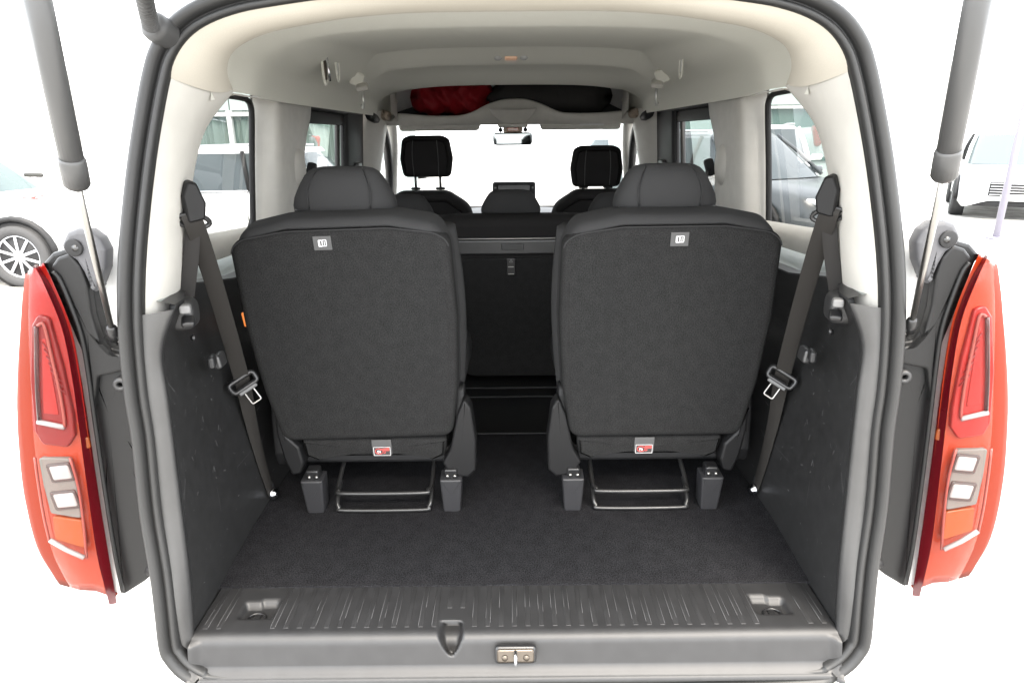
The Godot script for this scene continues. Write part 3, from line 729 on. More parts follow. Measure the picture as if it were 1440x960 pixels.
	put(tube(smooth(flip([Vector3(-0.8201, 0.982, 0.027), Vector3(-0.8266, 0.9245, 0.027), Vector3(-0.8319, 0.8609, 0.027), Vector3(-0.8332, 0.8127, 0.027)], s), 3), .0022, 6), "light_guide", M.lamp_pink, inner)
	put(tube(smooth(flip([Vector3(-0.7599, 0.9814, 0.027), Vector3(-0.7582, 0.9238, 0.027), Vector3(-0.7654, 0.8456, 0.027), Vector3(-0.7747, 0.7792, 0.027)], s), 3), .0024, 6), "light_guide", M.lamp_pink, inner)
	for k in 7:
		var fl := smooth(flip([Vector3(-0.7594, 1.1896, 0.0275), Vector3(-0.7491, 1.1703, 0.0275)], s), 2)
		put(tube([fl[0] + Vector3(-s * .0008 * k, -.012 * k, 0), fl[-1] + Vector3(-s * .0014 * k, -.012 * k - .001, 0)], .0011, 5), "flute", M.lamp_deep, inner)
	put(moved(rbox(.014, .022, .006, .003), at(flip([Vector3(-0.7334, 1.005, 0.019)], s)[0], 0, s * -30, 0)), "side_reflector", M.lamp_amber, inner)
	# gas strut
	var g := node("gas_strut", van, Vector3.ZERO)
	var ball: Vector3 = flip([Vector3(-0.6518, 1.1966, 0)], s)[0]
	var cap_: Vector3 = flip([Vector3(-0.5467, 1.4436, 0.17)], s)[0]
	var top_: Vector3 = flip([Vector3(-0.4812, 1.674, 0.27)], s)[0]
	put(tube([ball, cap_.lerp(ball, .02)], .0045, 10), "strut_rod", M.steel, g)
	var dirn := (top_ - cap_).normalized()
	put(tube([cap_, cap_ + dirn * .004, cap_ + dirn * .004, cap_ + dirn * .036, cap_ + dirn * .040], [.0130, .0148, .0152, .0152, .0140], 20), "strut_collar", M.strut, g)
	put(tube([cap_ + dirn * .038, top_], .0134, 20), "strut_tube", M.strut, g)
	put(tube([ball + (cap_ - ball).normalized() * -.012, ball + (cap_ - ball).normalized() * .004, ball + (cap_ - ball).normalized() * .018, ball + (cap_ - ball).normalized() * .022], [.008, .0095, .008, .006], 14), "ball_socket", M.black_gloss, g)
	put(tube([ball + Vector3(s * .002, -.002, .0), ball + Vector3(s * .002, -.002, -.04)], .006, 10), "ball_stud", M.steel, g)
# ================================================================ seat belts of the third row
func make_belt(s: float) -> void:
	var b := node("seat_belt", van, Vector3.ZERO)
	tag(b, "grey seat belt hanging from the left rear pillar" if s < 0 else "grey seat belt hanging from the right rear pillar")
	var g: Vector3 = flip([Vector3(-0.5759, 1.3945, -0.15)], s)[0]
	var p := rounded([Vector2(-.013, -.036), Vector2(.016, -.030), Vector2(.021, -.002), Vector2(.009, .034), Vector2(-.006, .036), Vector2(-.017, .012)], .006, 3)
	if s > 0:
		var q := PackedVector2Array()
		for v in p: q.append(Vector2(-v.x, v.y))
		p = q
	put(pillow(dense(p, .01), [[.004, .022], [.0025, .0212], [.001, .0195], [.0, .016], [.0, -.02]]), "guide_cover", M.hinge, b, at(g + Vector3(-s * .012, .0, .0), 4, s * -38, 0))
	var loopc := g + Vector3(-s * .014, -.034, .006)
	var ring := []
	for k in 20: ring.append(Vector3(.028 * cos(TAU * k / 20), .012 * sin(TAU * k / 20), 0))
	put(moved(tube(ring, .0045, 8, true), at(loopc, 20, s * -40, s * 14)), "guide_loop", M.black_gloss, b)
	var path := []; var acr := []
	var pts := flip([Vector3(-0.5631, 1.3751, -0.135), Vector3(-0.5588, 1.3546, -0.14), Vector3(-0.5727, 1.261, -0.2), Vector3(-0.5907, 1.1399, -0.27), Vector3(-0.6111, 1.0026, -0.345), Vector3(-0.6175, 0.9479, -0.37), Vector3(-0.6278, 0.8379, -0.405), Vector3(-0.6268, 0.7186, -0.43), Vector3(-0.6244, 0.6304, -0.452)], s)
	var aa := flip([Vector3(.6, 0, -.8), Vector3(.75, .1, -.65), Vector3(.9, .1, -.42), Vector3(.9, .1, -.42), Vector3(.85, .1, -.5), Vector3(.8, .1, -.6), Vector3(.45, 0, -.9), Vector3(.25, 0, -1), Vector3(.1, 0, -1)], s)
	path = smooth(pts, 4); acr = smooth(aa, 4)
	var ww := []
	for i in path.size(): ww.append(.033 - .003 * smoothstep(20, 32, i))
	put(strap(path, acr, ww, .0012), "webbing", M.webbing, b)
	# the run from the guide down into the trim
	var st0: Vector3 = g + Vector3(-s * .012, -.03, .0)
	var foot: Vector3 = flip([Vector3(-0.5992, 1.2236, -0.15)], s)[0]
	put(strap([st0, st0.lerp(foot, .5) + Vector3(-s * .002, 0, 0), foot, foot + Vector3(s * .01, -.03, 0)], [Vector3(-s, 0, -.5), Vector3(-s, 0, -.5), Vector3(-s, 0, -.5), Vector3(-s, 0, -.5)], .026, .0012), "retractor_webbing", M.webbing_dark, b)
	# tongue
	var tg := node("buckle_tongue", b, flip([Vector3(-0.6101, 0.9725, -0.352)], s)[0])
	tg.transform.basis = Basis.from_euler(Vector3(deg_to_rad(-22), deg_to_rad(s * -24), deg_to_rad(s * -27 if s < 0 else -27 * s)))
	var fr := []
	for q in rounded([Vector2(-.029, -.012), Vector2(.029, -.012), Vector2(.031, .012), Vector2(-.031, .012)], .008, 4): fr.append(Vector3(q.x, q.y, 0))
	put(tube(fr, .0058, 8, true), "tongue_frame", M.black_gloss, tg)
	put(moved(rbox(.046, .018, .008, .003), at(Vector3(0, -.015, .0))), "tongue_grip", M.trim, tg)
	var pl := []
	for q in rounded([Vector2(-.011, -.052), Vector2(.011, -.052), Vector2(.011, -.02), Vector2(-.011, -.02)], .004, 3): pl.append(Vector3(q.x, q.y, 0))
	put(tube(pl, .0026, 6, true), "tongue_blade", M.steel, tg)
	# floor anchor
	var an := node("belt_anchor", b, flip([Vector3(-0.6212, 0.6262, -0.452)], s)[0])
	put(moved(lathe([[0, .016], [.009, .016], [.0105, .011], [.0145, .010], [.0150, .003], [.010, .0], [.009, -.03]], 12), at(Vector3.ZERO, -8, s * -58, 0)), "anchor_bolt", M.chrome, an)
	put(moved(rbox(.024, .04, .003, .0014), at(Vector3(s * .004, .012, -.002), 0, s * -65, s * -12)), "anchor_plate", M.black_gloss, an)
# ================================================================ seats
func make_jump_seat(called: String, where: Vector3, label: String, inner: float) -> Node3D:
	var r := node(called, self, where)
	tag(r, label, "car seat", "folding seats of the third row")
	var lean := Basis.from_euler(Vector3(deg_to_rad(6.5), 0, 0))
	# backrest: padded slab, origin of its plane at the hinge line
	var bt := Transform3D(Basis(Vector3(0, 0, 1), deg_to_rad(1.5 if inner > 0 else .3)) * lean, Vector3(0, .205, -.012))
	var out := rounded([Vector2(-.205, -.005), Vector2(.205, -.005), Vector2(.226, .14), Vector2(.236, .30), Vector2(.232, .47), Vector2(.205, .515), Vector2(.11, .534), Vector2(-.11, .534), Vector2(-.205, .515), Vector2(-.232, .47), Vector2(-.236, .30), Vector2(-.226, .14)], [.02, .02, .1, .12, .06, .05, .1, .1, .05, .06, .12, .1], 5)
	out = dense(out, .03)
	var prof := []
	for k in 7:
		var a := PI / 2 * k / 6.0
		prof.append([.020 * (1 - sin(a)), -.024 * (1 - cos(a))])
	prof.append([-.004, -.06]); prof.append([.004, -.10])
	for k in 5:
		var a := PI / 2 * k / 4.0
		prof.append([.005 + .035 * (1 - cos(a)), -.115 - .035 * sin(a)])
	var back := put(pillow(out, prof, .004, .01), "backrest", M.seat_cloth, r, bt)
	# carpeted rear panel with its welt
	var pan := rounded([Vector2(-.207, -.006), Vector2(.207, -.006), Vector2(.2285, .14), Vector2(.2385, .30), Vector2(.2345, .482), Vector2(.205, .500), Vector2(.11, .514), Vector2(-.11, .514), Vector2(-.205, .500), Vector2(-.2345, .482), Vector2(-.2385, .30), Vector2(-.2285, .14)], [.036, .036, .1, .12, .04, .05, .1, .1, .05, .04, .12, .1], 6)
	pan = dense(pan, .03)
	put(pillow(pan, [[.017, .0078], [.011, .0070], [.006, .0045], [.0025, .000], [.0008, -.006], [.0, -.014], [.001, -.034]]), "back_panel", M.seat_back, back, at(Vector3(0, 0, -.0005)))
	var welt := []
	for q in pan:
		if q.y > .47: welt.append(Vector3(q.x * .985, q.y - .003, .0035))
	welt.sort_custom(func(u, v): return u.x < v.x)
	put(tube(welt, .0016, 6), "welt", M.seat_cloth, back)
	for sx in [-1.0, 1.0]:
		if sx == inner: put(tube(smooth([Vector3(sx * .196, .03, .0060), Vector3(sx * .208, .14, .0065), Vector3(sx * .216, .26, .0065), Vector3(sx * .218, .39, .0065)], 4), .0015, 6), "zip_seam", M.seat_back, back)
		# bolsters that stand forward of the slab
		var bo := []
		for k in 9:
			var t := k / 8.0
			bo.append(Vector3(sx * (.182 + .022 * sin(PI * t * .8)), .02 + .46 * t, -.10 - .03 * sin(PI * t)))
		put(tube(smooth(bo, 2), .045, 10), "side_bolster", M.seat_cloth, back)
	# page-symbol tab at the top of the panel
	var tab := put(moved(rbox(.038, .030, .0015, .0006), at(Vector3(-.033 if inner > 0 else .012, .485, .0085))), "care_tab", M.tab, back)
	put(icon_book(), "printed_symbol", M.label_white, back, at(Vector3(-.033 if inner > 0 else .012, .485, .0100)))
	# lower skirt with the red warning label
	var sk := put(pillow(dense(rounded([Vector2(-.178, -.002), Vector2(-.172, -.050), Vector2(-.14, -.066), Vector2(-.115, -.052), Vector2(.115, -.052), Vector2(.14, -.066), Vector2(.172, -.050), Vector2(.178, -.002)], .008, 3), .02), [[.008, .004], [.003, .002], [0, -.004], [0, -.03]], .002), "lower_skirt", M.seat_back, r, Transform3D(lean, Vector3(inner * .012, .197, -.020)))
	put(moved(rbox(.048, .042, .002, .0008), at(Vector3(.018 if inner > 0 else -.012, -.022, .0065))), "label_patch", M.tab, sk)
	put(moved(rbox(.043, .026, .002, .0008), at(Vector3(.018 if inner > 0 else -.012, -.033, .0075))), "warning_label", M.label_dark, sk)
	put(icon_warning(), "warning_print", M.label_red, sk, at(Vector3(.018 if inner > 0 else -.012, -.033, .0088)))
	put(icon_frame(), "warning_border", M.label_white, sk, at(Vector3(.018 if inner > 0 else -.012, -.033, .0088)))
	# head restraint
	var hr := put(headrest(.114, .106, .058), "head_restraint", M.seat_cloth, r, at(Vector3(-.02 if inner > 0 else 0.0, .736, -.012), -6))
	for sx in [-1.0, 1.0]:
		put(tube(smooth([Vector3(sx * .066, .012, -.0015), Vector3(sx * .068, .05, -.0015), Vector3(sx * .056, .085, -.014), Vector3(sx * .046, .100, -.034)], 4), .0015, 5), "seam", M.black, hr)
		put(moved(rbox(.034, .012, .03, .005), at(Vector3((-.02 if inner > 0 else 0.0) + sx * .068, .736, -.020))), "restraint_guide", M.black_gloss, r)
	put(tube(smooth([Vector3(-.106, .012, -.030), Vector3(-.085, .010, -.006), Vector3(0, .009, -.0015), Vector3(.085, .010, -.006), Vector3(.106, .012, -.030)], 4), .0018, 6), "seam", M.black, hr)
	# cushion, seen past the inner edge of the back
	put(moved(rbox(.45, .13, .46, .035), at(Vector3(0, .285, -.32), -4)), "seat_cushion", M.seat_cloth, r)
	# recliner covers on both sides
	for sx in [-1.0, 1.0]:
		var w := .020 if sx == inner else .014
		var cov := dense(rounded([Vector2(-.045, .03), Vector2(.028, .03), Vector2(.040, .07), Vector2(.030, .17), Vector2(.012, .232), Vector2(-.02, .235), Vector2(-.045, .19)], .02, 4), .015)
		put(plate(cov, .026, .006), "recliner_cover", M.hinge, r, Transform3D(Basis(Vector3(0, 0, 1), Vector3.UP, Vector3(-1, 0, 0)), Vector3(sx * .222 - .013, .09, -.055)))
		var hpts := [Vector3(-0.1335, 0.863, -0.4), Vector3(-0.115, 0.9087, -0.4), Vector3(-0.099, 0.8811, -0.4), Vector3(-0.0895, 0.7968, -0.4), Vector3(-0.0917, 0.7156, -0.4), Vector3(-0.1115, 0.6961, -0.4), Vector3(-0.1568, 0.7045, -0.4), Vector3(-0.173, 0.7361, -0.4), Vector3(-0.1542, 0.7707, -0.4)]
		if sx != inner: hpts = [Vector3(-0.5697, 0.8915, -0.4), Vector3(-0.5568, 0.8581, -0.4), Vector3(-0.5499, 0.8168, -0.4), Vector3(-0.5195, 0.7823, -0.4), Vector3(-0.5138, 0.7397, -0.4), Vector3(-0.524, 0.7104, -0.4), Vector3(-0.5454, 0.7067, -0.4), Vector3(-0.5608, 0.7538, -0.4), Vector3(-0.5704, 0.8171, -0.4)]
		var hpoly := []
		for v in hpts: hpoly.append(Vector2((v.x + .351) * inner, v.y - .603))
		put(plate(dense(rounded(hpoly, .008, 3), .012), .05, .006), "hinge_cover", M.hinge, r, at(Vector3(0, 0, -.006)))
		put(moved(lathe([[0, .004], [.003, .0035], [.0045, 0]], 10), at(Vector3(inner * .010 + sx * .198, .165, -.012))), "rivet", M.chrome, r)
		# leg covers
		var leg := dense(rounded([Vector2(-.021, .0), Vector2(.021, .0), Vector2(.028, .094), Vector2(-.026, .094)], [.008, .008, .003, .003], 4), .02)
		if sx < 0:
			var mq := PackedVector2Array()
			for v in leg: mq.append(Vector2(-v.x, v.y))
			leg = mq
		var lg := put(plate(leg, .05, .004), "leg", M.leg_plastic, r, at(Vector3(inner * .027 + sx * .170, .002, .004), 4))
		put(moved(rbox(.032, .03, .03, .004), at(Vector3(0, .102, -.026))), "leg_bracket", M.black_gloss, lg)
		put(moved(lathe([[0, .004], [.004, .003], [.005, 0]], 8), at(Vector3(-.008, .100, -.010))), "rivet", M.steel, lg)
		put(moved(lathe([[0, .004], [.004, .003], [.005, 0]], 8), at(Vector3(.010, .100, -.010))), "rivet", M.steel, lg)
	# tubular tilt frame
	put(tube(smooth([Vector3(-.118, .10, -.13), Vector3(-.118, .062, -.04), Vector3(-.112, .058, -.012), Vector3(-.095, .056, .0), Vector3(.095, .056, .0), Vector3(.112, .058, -.012), Vector3(.118, .062, -.04), Vector3(.118, .10, -.13)], 5), .0055, 10), "release_bar", M.bar, r, at(Vector3(inner * .027, 0, 0)))
	put(tube(smooth([Vector3(-.118, .06, -.06), Vector3(-.117, .030, -.012), Vector3(-.112, .018, .0), Vector3(-.095, .012, .006), Vector3(.095, .012, .006), Vector3(.112, .018, .0), Vector3(.117, .030, -.012), Vector3(.118, .06, -.06)], 5), .005, 10), "floor_bar", M.bar, r, at(Vector3(inner * .027, 0, 0)))
	put(moved(rbox(.40, .045, .34, .010), at(Vector3(inner * .02, .135, -.22))), "seat_pan", M.black, r)
	return r
func headrest(w: float, h: float, d: float) -> ArrayMesh:     # stuffed head restraint, wide at the foot and rounded over the top
	var rows := []
	for k in [[-.02, .80, .45], [.0, .93, .80], [.06, .985, .95], [.2, 1.0, 1.0], [.36, .97, 1.0], [.52, .90, .98], [.66, .83, .93], [.80, .75, .82], [.90, .67, .64], [.96, .57, .42], [.99, .40, .22], [1.0, .02, .02]]:
		var row := []
		for i in 40:
			var a := TAU * i / 40
			var c := cos(a); var sn := sin(a)
			row.append(Vector3(signf(c) * pow(absf(c), .62) * w * k[1], k[0] * h, -d + signf(sn) * pow(absf(sn), .72) * d * k[2]))
		rows.append(row)
	var st := st_new()
	var b := loft_into(st, 0, rows, true)
	st.generate_normals()
	return st.commit()
func icon_book() -> ArrayMesh:
	var l := []
	for k in [[-.0075, 0, .002, .013], [0, .0, .0022, .013], [-.004, .0065, .0075, .002], [-.004, -.0065, .0075, .002], [.0085, .001, .0018, .012], [.0045, .007, .008, .0018], [.0045, -.006, .008, .0018], [-.0055, .0, .002, .012], [.0045, .0, .0014, .009]]:
		l.append([rbox(k[2], k[3], .0008, .0003), at(Vector3(k[0], k[1], 0))])
	return joined(l)
func icon_warning() -> ArrayMesh:
	var ring := []
	for k in 20: ring.append(Vector3(-.007 + .0095 * cos(TAU * k / 20), .0075 * sin(TAU * k / 20), 0))
	return joined([[tube(ring, .0012, 5, true), Transform3D()], [rbox(.017, .008, .0008, .0003), at(Vector3(.010, .005, 0), 0, 0, 6)], [rbox(.014, .0018, .0008, .0003), at(Vector3(-.007, 0, 0), 0, 0, 40)], [rbox(.006, .003, .0008, .0003), at(Vector3(.006, -.004, 0), 0, 0, 30)]])
func icon_frame() -> ArrayMesh:
	var l := []
	for k in [[0, .0118, .041, .0012], [0, -.0118, .041, .0012], [.0202, 0, .0012, .024], [-.0202, 0, .0012, .024], [-.008, .001, .007, .003], [-.005, -.002, .003, .006], [-.010, -.003, .0025, .005]]:
		l.append([rbox(k[2], k[3], .0007, .0003), at(Vector3(k[0], k[1], 0))])
	return joined(l)
func make_bench() -> void:
	var r := node("second_row_bench", self, Vector3(0, .603, -1.35))
	tag(r, "dark second row bench with raised centre headrest behind the jump seats", "car seat")
	var p := dense(rounded([Vector2(-.62, .02), Vector2(.62, .02), Vector2(.63, .50), Vector2(.56, .60), Vector2(.19, .618), Vector2(-.19, .618), Vector2(-.56, .60), Vector2(-.63, .50)], [.03, .03, .05, .06, .2, .2, .06, .05], 4), .05)
	var b := put(pillow(p, [[.03, .0], [.015, -.004], [.004, -.016], [0, -.035], [0, -.10], [.02, -.14]], .0), "backrest", M.black_cloth, r, at(Vector3.ZERO, 5))
	put(moved(rbox(1.16, .058, .02, .008), at(Vector3(0, .515, -.002))), "back_lip", M.trim, b)
	put(moved(rbox(1.14, .004, .010, .0015), at(Vector3(0, .549, .012))), "trim_strip", M.steel, b)
	var bp := dense(rounded([Vector2(-.19, .0), Vector2(.40, .0), Vector2(.40, .475), Vector2(-.19, .475)], .05, 5), .05)
	put(plate(bp, .02, .006), "lower_panel", M.seat_back, b, at(Vector3(0, 0, .008)))
	put(moved(rbox(.082, .022, .006, .0028), at(Vector3(.005, .518, .012))), "pull_loop", M.tab, b)
	put(moved(rbox(.034, .062, .006, .003), at(Vector3(-.001, .445, .011))), "isofix_cover", M.black_gloss, b)
	put(moved(rbox(.022, .003, .003, .001), at(Vector3(-.001, .445, .016))), "cover_slot", M.steel, b)
	put(moved(rbox(.022, .003, .003, .001), at(Vector3(-.001, .418, .016))), "cover_slot", M.steel, b)
	put(moved(tri_mark(), at(Vector3(-.001, .466, .015))), "anchor_symbol", M.clip, b)
	put(headrest(.112, .092, .05), "head_restraint", M.seat_cloth, r, at(Vector3(0, .612, -.04), 2))
	for s in [-1.0, 1.0]: put(headrest(.112, .10, .05), "head_restraint", M.seat_cloth, r, at(Vector3(s * .40, .590, -.04), 2))
	put(moved(rbox(1.28, .16, .5, .05), at(Vector3(0, .22, -.36))), "seat_cushion", M.black_cloth, r)
	put(moved(rbox(1.20, .20, .4, .02), at(Vector3(0, .06, -.30))), "seat_base", M.black, r)
	for y in [[.012, .24], [.030, .20]]:
		put(moved(rbox(1.2, .006, .012, .002), at(Vector3(0, y[0], y[1]))), "floor_rail", M.black, r)
func tri_mark() -> ArrayMesh:
	return joined([[rbox(.012, .002, .001, .0004), at(Vector3(0, -.004, 0))], [rbox(.012, .002, .001, .0004), at(Vector3(-.003, .001, 0), 0, 0, 60)], [rbox(.012, .002, .001, .0004), at(Vector3(.003, .001, 0), 0, 0, -60)]])
func make_front_seat(called: String, x: float, hy: float, label: String) -> void:
	var r := node(called, self, Vector3(x, .46, -2.42))
	tag(r, label, "car seat", "front seats")
	var p := dense(rounded([Vector2(-.25, .05), Vector2(.25, .05), Vector2(.27, .5), Vector2(.23, .70), Vector2(.12, .772), Vector2(-.12, .772), Vector2(-.23, .70), Vector2(-.27, .5)], [.04, .04, .1, .1, .08, .08, .1, .1], 5), .04)
	put(pillow(p, [[.035, .0], [.015, -.005], [.004, -.02], [0, -.05], [0, -.10], [.03, -.15]], .012, .02), "backrest", M.black_cloth, r, at(Vector3(0, 0, .09), 7))
	var hp := dense(rounded([Vector2(-.122, 0), Vector2(.122, 0), Vector2(.136, .09), Vector2(.120, .190), Vector2(.08, .205), Vector2(-.08, .205), Vector2(-.120, .190), Vector2(-.136, .09)], [.03, .03, .06, .05, .04, .04, .05, .06], 5), .02)
	var h := put(pillow(hp, [[.025, .0], [.010, -.004], [.002, -.015], [-.002, -.04], [.0, -.07], [.03, -.10]], .008, .01), "head_restraint", M.black_cloth, r, at(Vector3(0, hy, .0), 3))
	for s in [-1.0, 1.0]:
		put(tube([Vector3(s * .065, .76, -.05), Vector3(s * .065, hy + .02, -.05)], .007, 8), "restraint_post", M.steel_dark, r)
		put(moved(rbox(.05, .014, .03, .006), at(Vector3(s * .065, .776, -.05))), "restraint_guide", M.black_gloss, r)
		put(tube(smooth([Vector3(s * .064, .01, .004), Vector3(s * .066, .1, .011), Vector3(s * .062, .17, .006), Vector3(s * .058, .2, -.02)], 3), .0022, 5), "seam", M.stitch, h)
	put(moved(rbox(.5, .16, .5, .05), at(Vector3(0, .16, -.28))), "seat_cushion", M.black_cloth, r)
	put(moved(rbox(.40, .14, .4, .02), at(Vector3(0, .03, -.28))), "seat_base", M.black, r)
# ================================================================ materials
func make_materials() -> void:
	var grain := noise_tex(.25, 2, Color(0, 0, 0), Color(1, 1, 1), 11, 256)
	var pile := noise_tex(.22, 3, Color(0, 0, 0), Color(1, 1, 1), 21, 256)
	var blotch := noise_tex(.012, 5, Color(.72, .72, .72), Color(1.0, 1.0, 1.0), 5, 512)
	var m := mat("paint", lin(.80, .80, .79), .25, .5); m.clearcoat_enabled = true; m.clearcoat = .6; m.clearcoat_roughness = .06
	m = mat("rubber", lin(.0173, .0173, .0173), .5, .5)
	m = mat("trim", lin(.024, .024, .0245), .46, .78); tri(m, noise_tex(.02, 5, Color(.84, .84, .84), Color(1, 1, 1), 31, 512), 2.0, grain, .012)
	m = mat("sill", lin(.021, .021, .022), .50, .54); tri(m, noise_tex(.02, 5, Color(.84, .84, .84), Color(1, 1, 1), 32, 512), 2.0)
	mat("grey_plastic", lin(.0612, .0612, .0662), .5, .45)
	mat("cover", lin(.0094, .0094, .0097), .40, .36)
	mat("clip", lin(.1425, .1425, .1425), .5)
	mat("shelf", lin(.2720, .2960, .2880), .55, .4)
	m = mat("cream", lin(.5417, .5267, .4890), .55, .35); tri(m, noise_tex(.02, 4, Color(.95, .95, .95), Color(1, 1, 1), 33, 256), 3.0, grain, .006)
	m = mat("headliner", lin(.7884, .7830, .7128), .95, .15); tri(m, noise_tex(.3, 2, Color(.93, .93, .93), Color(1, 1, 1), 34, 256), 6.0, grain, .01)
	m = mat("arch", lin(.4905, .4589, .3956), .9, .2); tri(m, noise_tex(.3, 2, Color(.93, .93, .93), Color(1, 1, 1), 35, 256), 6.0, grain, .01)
	mat("tan", lin(.36, .29, .23), .6, .4)
	m = mat("carpet", lin(.0406, .0406, .0445), 1.0, .1); tri(m, fleck_tex(36, .62, .12, .20), 2.2, pile, .05)
	m = mat("wall", lin(.2567, .2567, .2605), .5, .36); m.albedo_texture = scuff_tex(); m.uv1_scale = Vector3(1, 1, 1)
	mat("worn", lin(.085, .085, .088), .6, .5)
	m = mat("seat_back", lin(.0370, .0370, .0370), 1.0, .1); tri(m, fleck_tex(37, .50, .08, .12), 2.6, pile, .03)
	m = mat("seat_cloth", lin(.0385, .0385, .0392), .95, .15); tri(m, noise_tex(.4, 1, Color(.86, .86, .86), Color(1, 1, 1), 38, 256), 9.0, grain, .01)
	m = mat("black_cloth", lin(.0187, .0180, .0180), .95, .15)
	mat("tray", lin(.05, .05, .05), .9, .2)
	m = mat("webbing", lin(.0288, .0266, .0245), .7, .3); tri(m, noise_tex(.4, 1, Color(.85, .85, .85), Color(1, 1, 1), 39, 256), 14.0)
	mat("webbing_dark", lin(.0216, .0202, .0194), .7, .3)
	mat("black", lin(.0115, .0115, .0122), .55, .4)
	mat("black_gloss", lin(.0144, .0144, .0151), .32, .5)
	mat("leg_plastic", lin(.0211, .0211, .0232), .5, .5)
	mat("hinge", lin(.0080, .0080, .0085), .5, .36)
	mat("bar", lin(.045, .045, .045), .28, .6, .55)
	mat("steel", lin(.3024, .2952, .2808), .3, .5, 1.0)
	mat("steel_dark", lin(.0864, .0864, .0864), .35, .5, 1.0)
	mat("chrome", lin(.75, .76, .80), .18, .5, 1.0)
	mat("silver", lin(.55, .55, .53), .3, .5, .7)
	mat("brass", lin(.10, .085, .07), .34, .5, .85)
	mat("strut", lin(.0648, .0648, .0648), .4, .5)
	mat("red_cloth", lin(.2340, .0036, .0090), .6, .4)
	mat("dark_cloth", lin(.0396, .0382, .0374), .9, .2)
	mat("stitch", lin(.06, .06, .06), .8)
	mat("tab", lin(.0792, .0792, .0792), .75, .3)
	mat("label_white", lin(.5760, .5760, .5760), .6)
	mat("label_dark", lin(.05, .04, .04), .5)
	mat("label_red", lin(.4464, .0720, .0648), .5)
	mat("screen", lin(.010, .010, .011), .2)
	mat("mirror", lin(.36, .41, .43), .03, .5, 1.0)
	for k in [["lamp_red", .170, .0065, .0045], ["lamp_orange", .120, .0115, .0026], ["lamp_tangerine", .190, .019, .0045], ["lamp_facet", .0697, .0025, .0049], ["lamp_deep", .0943, .0033, .0029], ["lamp_dark", .0246, .0098, .0098], ["lamp_pink", .1640, .0369, .0287], ["lamp_white", .19, .187, .182], ["lamp_clear", .0861, .0853, .0771], ["lamp_smoke", .0287, .0287, .0262], ["lamp_amber", .1640, .0328, .0049]]:
		m = mat(k[0], lin(k[1], k[2], k[3]), .22, .38)
	M.lamp_orange.roughness = .5; M.lamp_orange.metallic_specular = .15
	m = mat("lamp_lens_clear", Color(.45, .03, .02, .08), .03, .24); m.transparency = BaseMaterial3D.TRANSPARENCY_ALPHA
	m = mat("lamp_off", lin(.30, .08, .02), .2)
	m = mat("lamp_warm", lin(.70, .62, .52), .3)
	m.emission_enabled = true; m.emission = Color(1, .62, .36); m.emission_energy_multiplier = .02
	m = mat("amber_glow", lin(.8, .4, .15), .3)
	m.emission_enabled = true; m.emission = Color(1, .55, .22); m.emission_energy_multiplier = .08
	m = mat("glass", Color(.05, .09, .085, .58), .0, .5); m.transparency = BaseMaterial3D.TRANSPARENCY_ALPHA
	m = mat("clear", Color(.6, .7, .68, .06), .0, .5); m.transparency = BaseMaterial3D.TRANSPARENCY_ALPHA
	# outside
	m = mat("concrete", lin(.46, .45, .43), .9, .2); tri(m, blotch, .35)
	mat("car_white", lin(.78, .79, .79), .22).clearcoat_enabled = true
	mat("car_slate", lin(.022, .030, .034), .25).clearcoat_enabled = true
	mat("car_red", lin(.50, .03, .025), .22).clearcoat_enabled = true
	mat("car_blue", lin(.35, .50, .62), .22).clearcoat_enabled = true
	mat("car_glass", lin(.05, .065, .07), .08)
	mat("tyre", lin(.035, .035, .036), .8)
	mat("rim", lin(.55, .56, .58), .3, .5, .8)
	mat("cladding", lin(.36, .43, .41), .6)
	mat("cladding_dark", lin(.08, .14, .125), .3)
	mat("curtain", lin(.13, .18, .16), .9)
	mat("frame_metal", lin(.55, .58, .57), .5)
	mat("pole", lin(.20, .19, .23), .5)
	mat("dry_grass", lin(.45, .40, .26), 1.0)
func fleck_tex(sd: int, fine: float, coarse: float, lint: float) -> ImageTexture:     # carpet: fibre flecks over slow mottling, a few pale bits of lint
	var n1 := FastNoiseLite.new(); n1.seed = sd; n1.frequency = .11; n1.fractal_octaves = 3
	var n2 := FastNoiseLite.new(); n2.seed = sd + 1; n2.frequency = .011; n2.fractal_octaves = 4
	var a := n1.get_seamless_image(1024, 1024); var b := n2.get_seamless_image(1024, 1024)
	var out := Image.create(1024, 1024, false, Image.FORMAT_RGB8)
	var rng := RandomNumberGenerator.new(); rng.seed = sd
	for y in 1024:
		for x in 1024:
			var v := clampf((1.0 - fine * (1.0 - a.get_pixel(x, y).r) - coarse * (1.0 - b.get_pixel(x, y).r)) + rng.randf() * .08, 0, 1)
			out.set_pixel(x, y, Color(v, v, v))
	for k in int(lint * 600):
		var p := Vector2i(rng.randi() % 1020, rng.randi() % 1020)
		for i in 1 + rng.randi() % 3: out.set_pixel(p.x + i, p.y + rng.randi() % 2, Color(1, 1, 1))
	return ImageTexture.create_from_image(out)
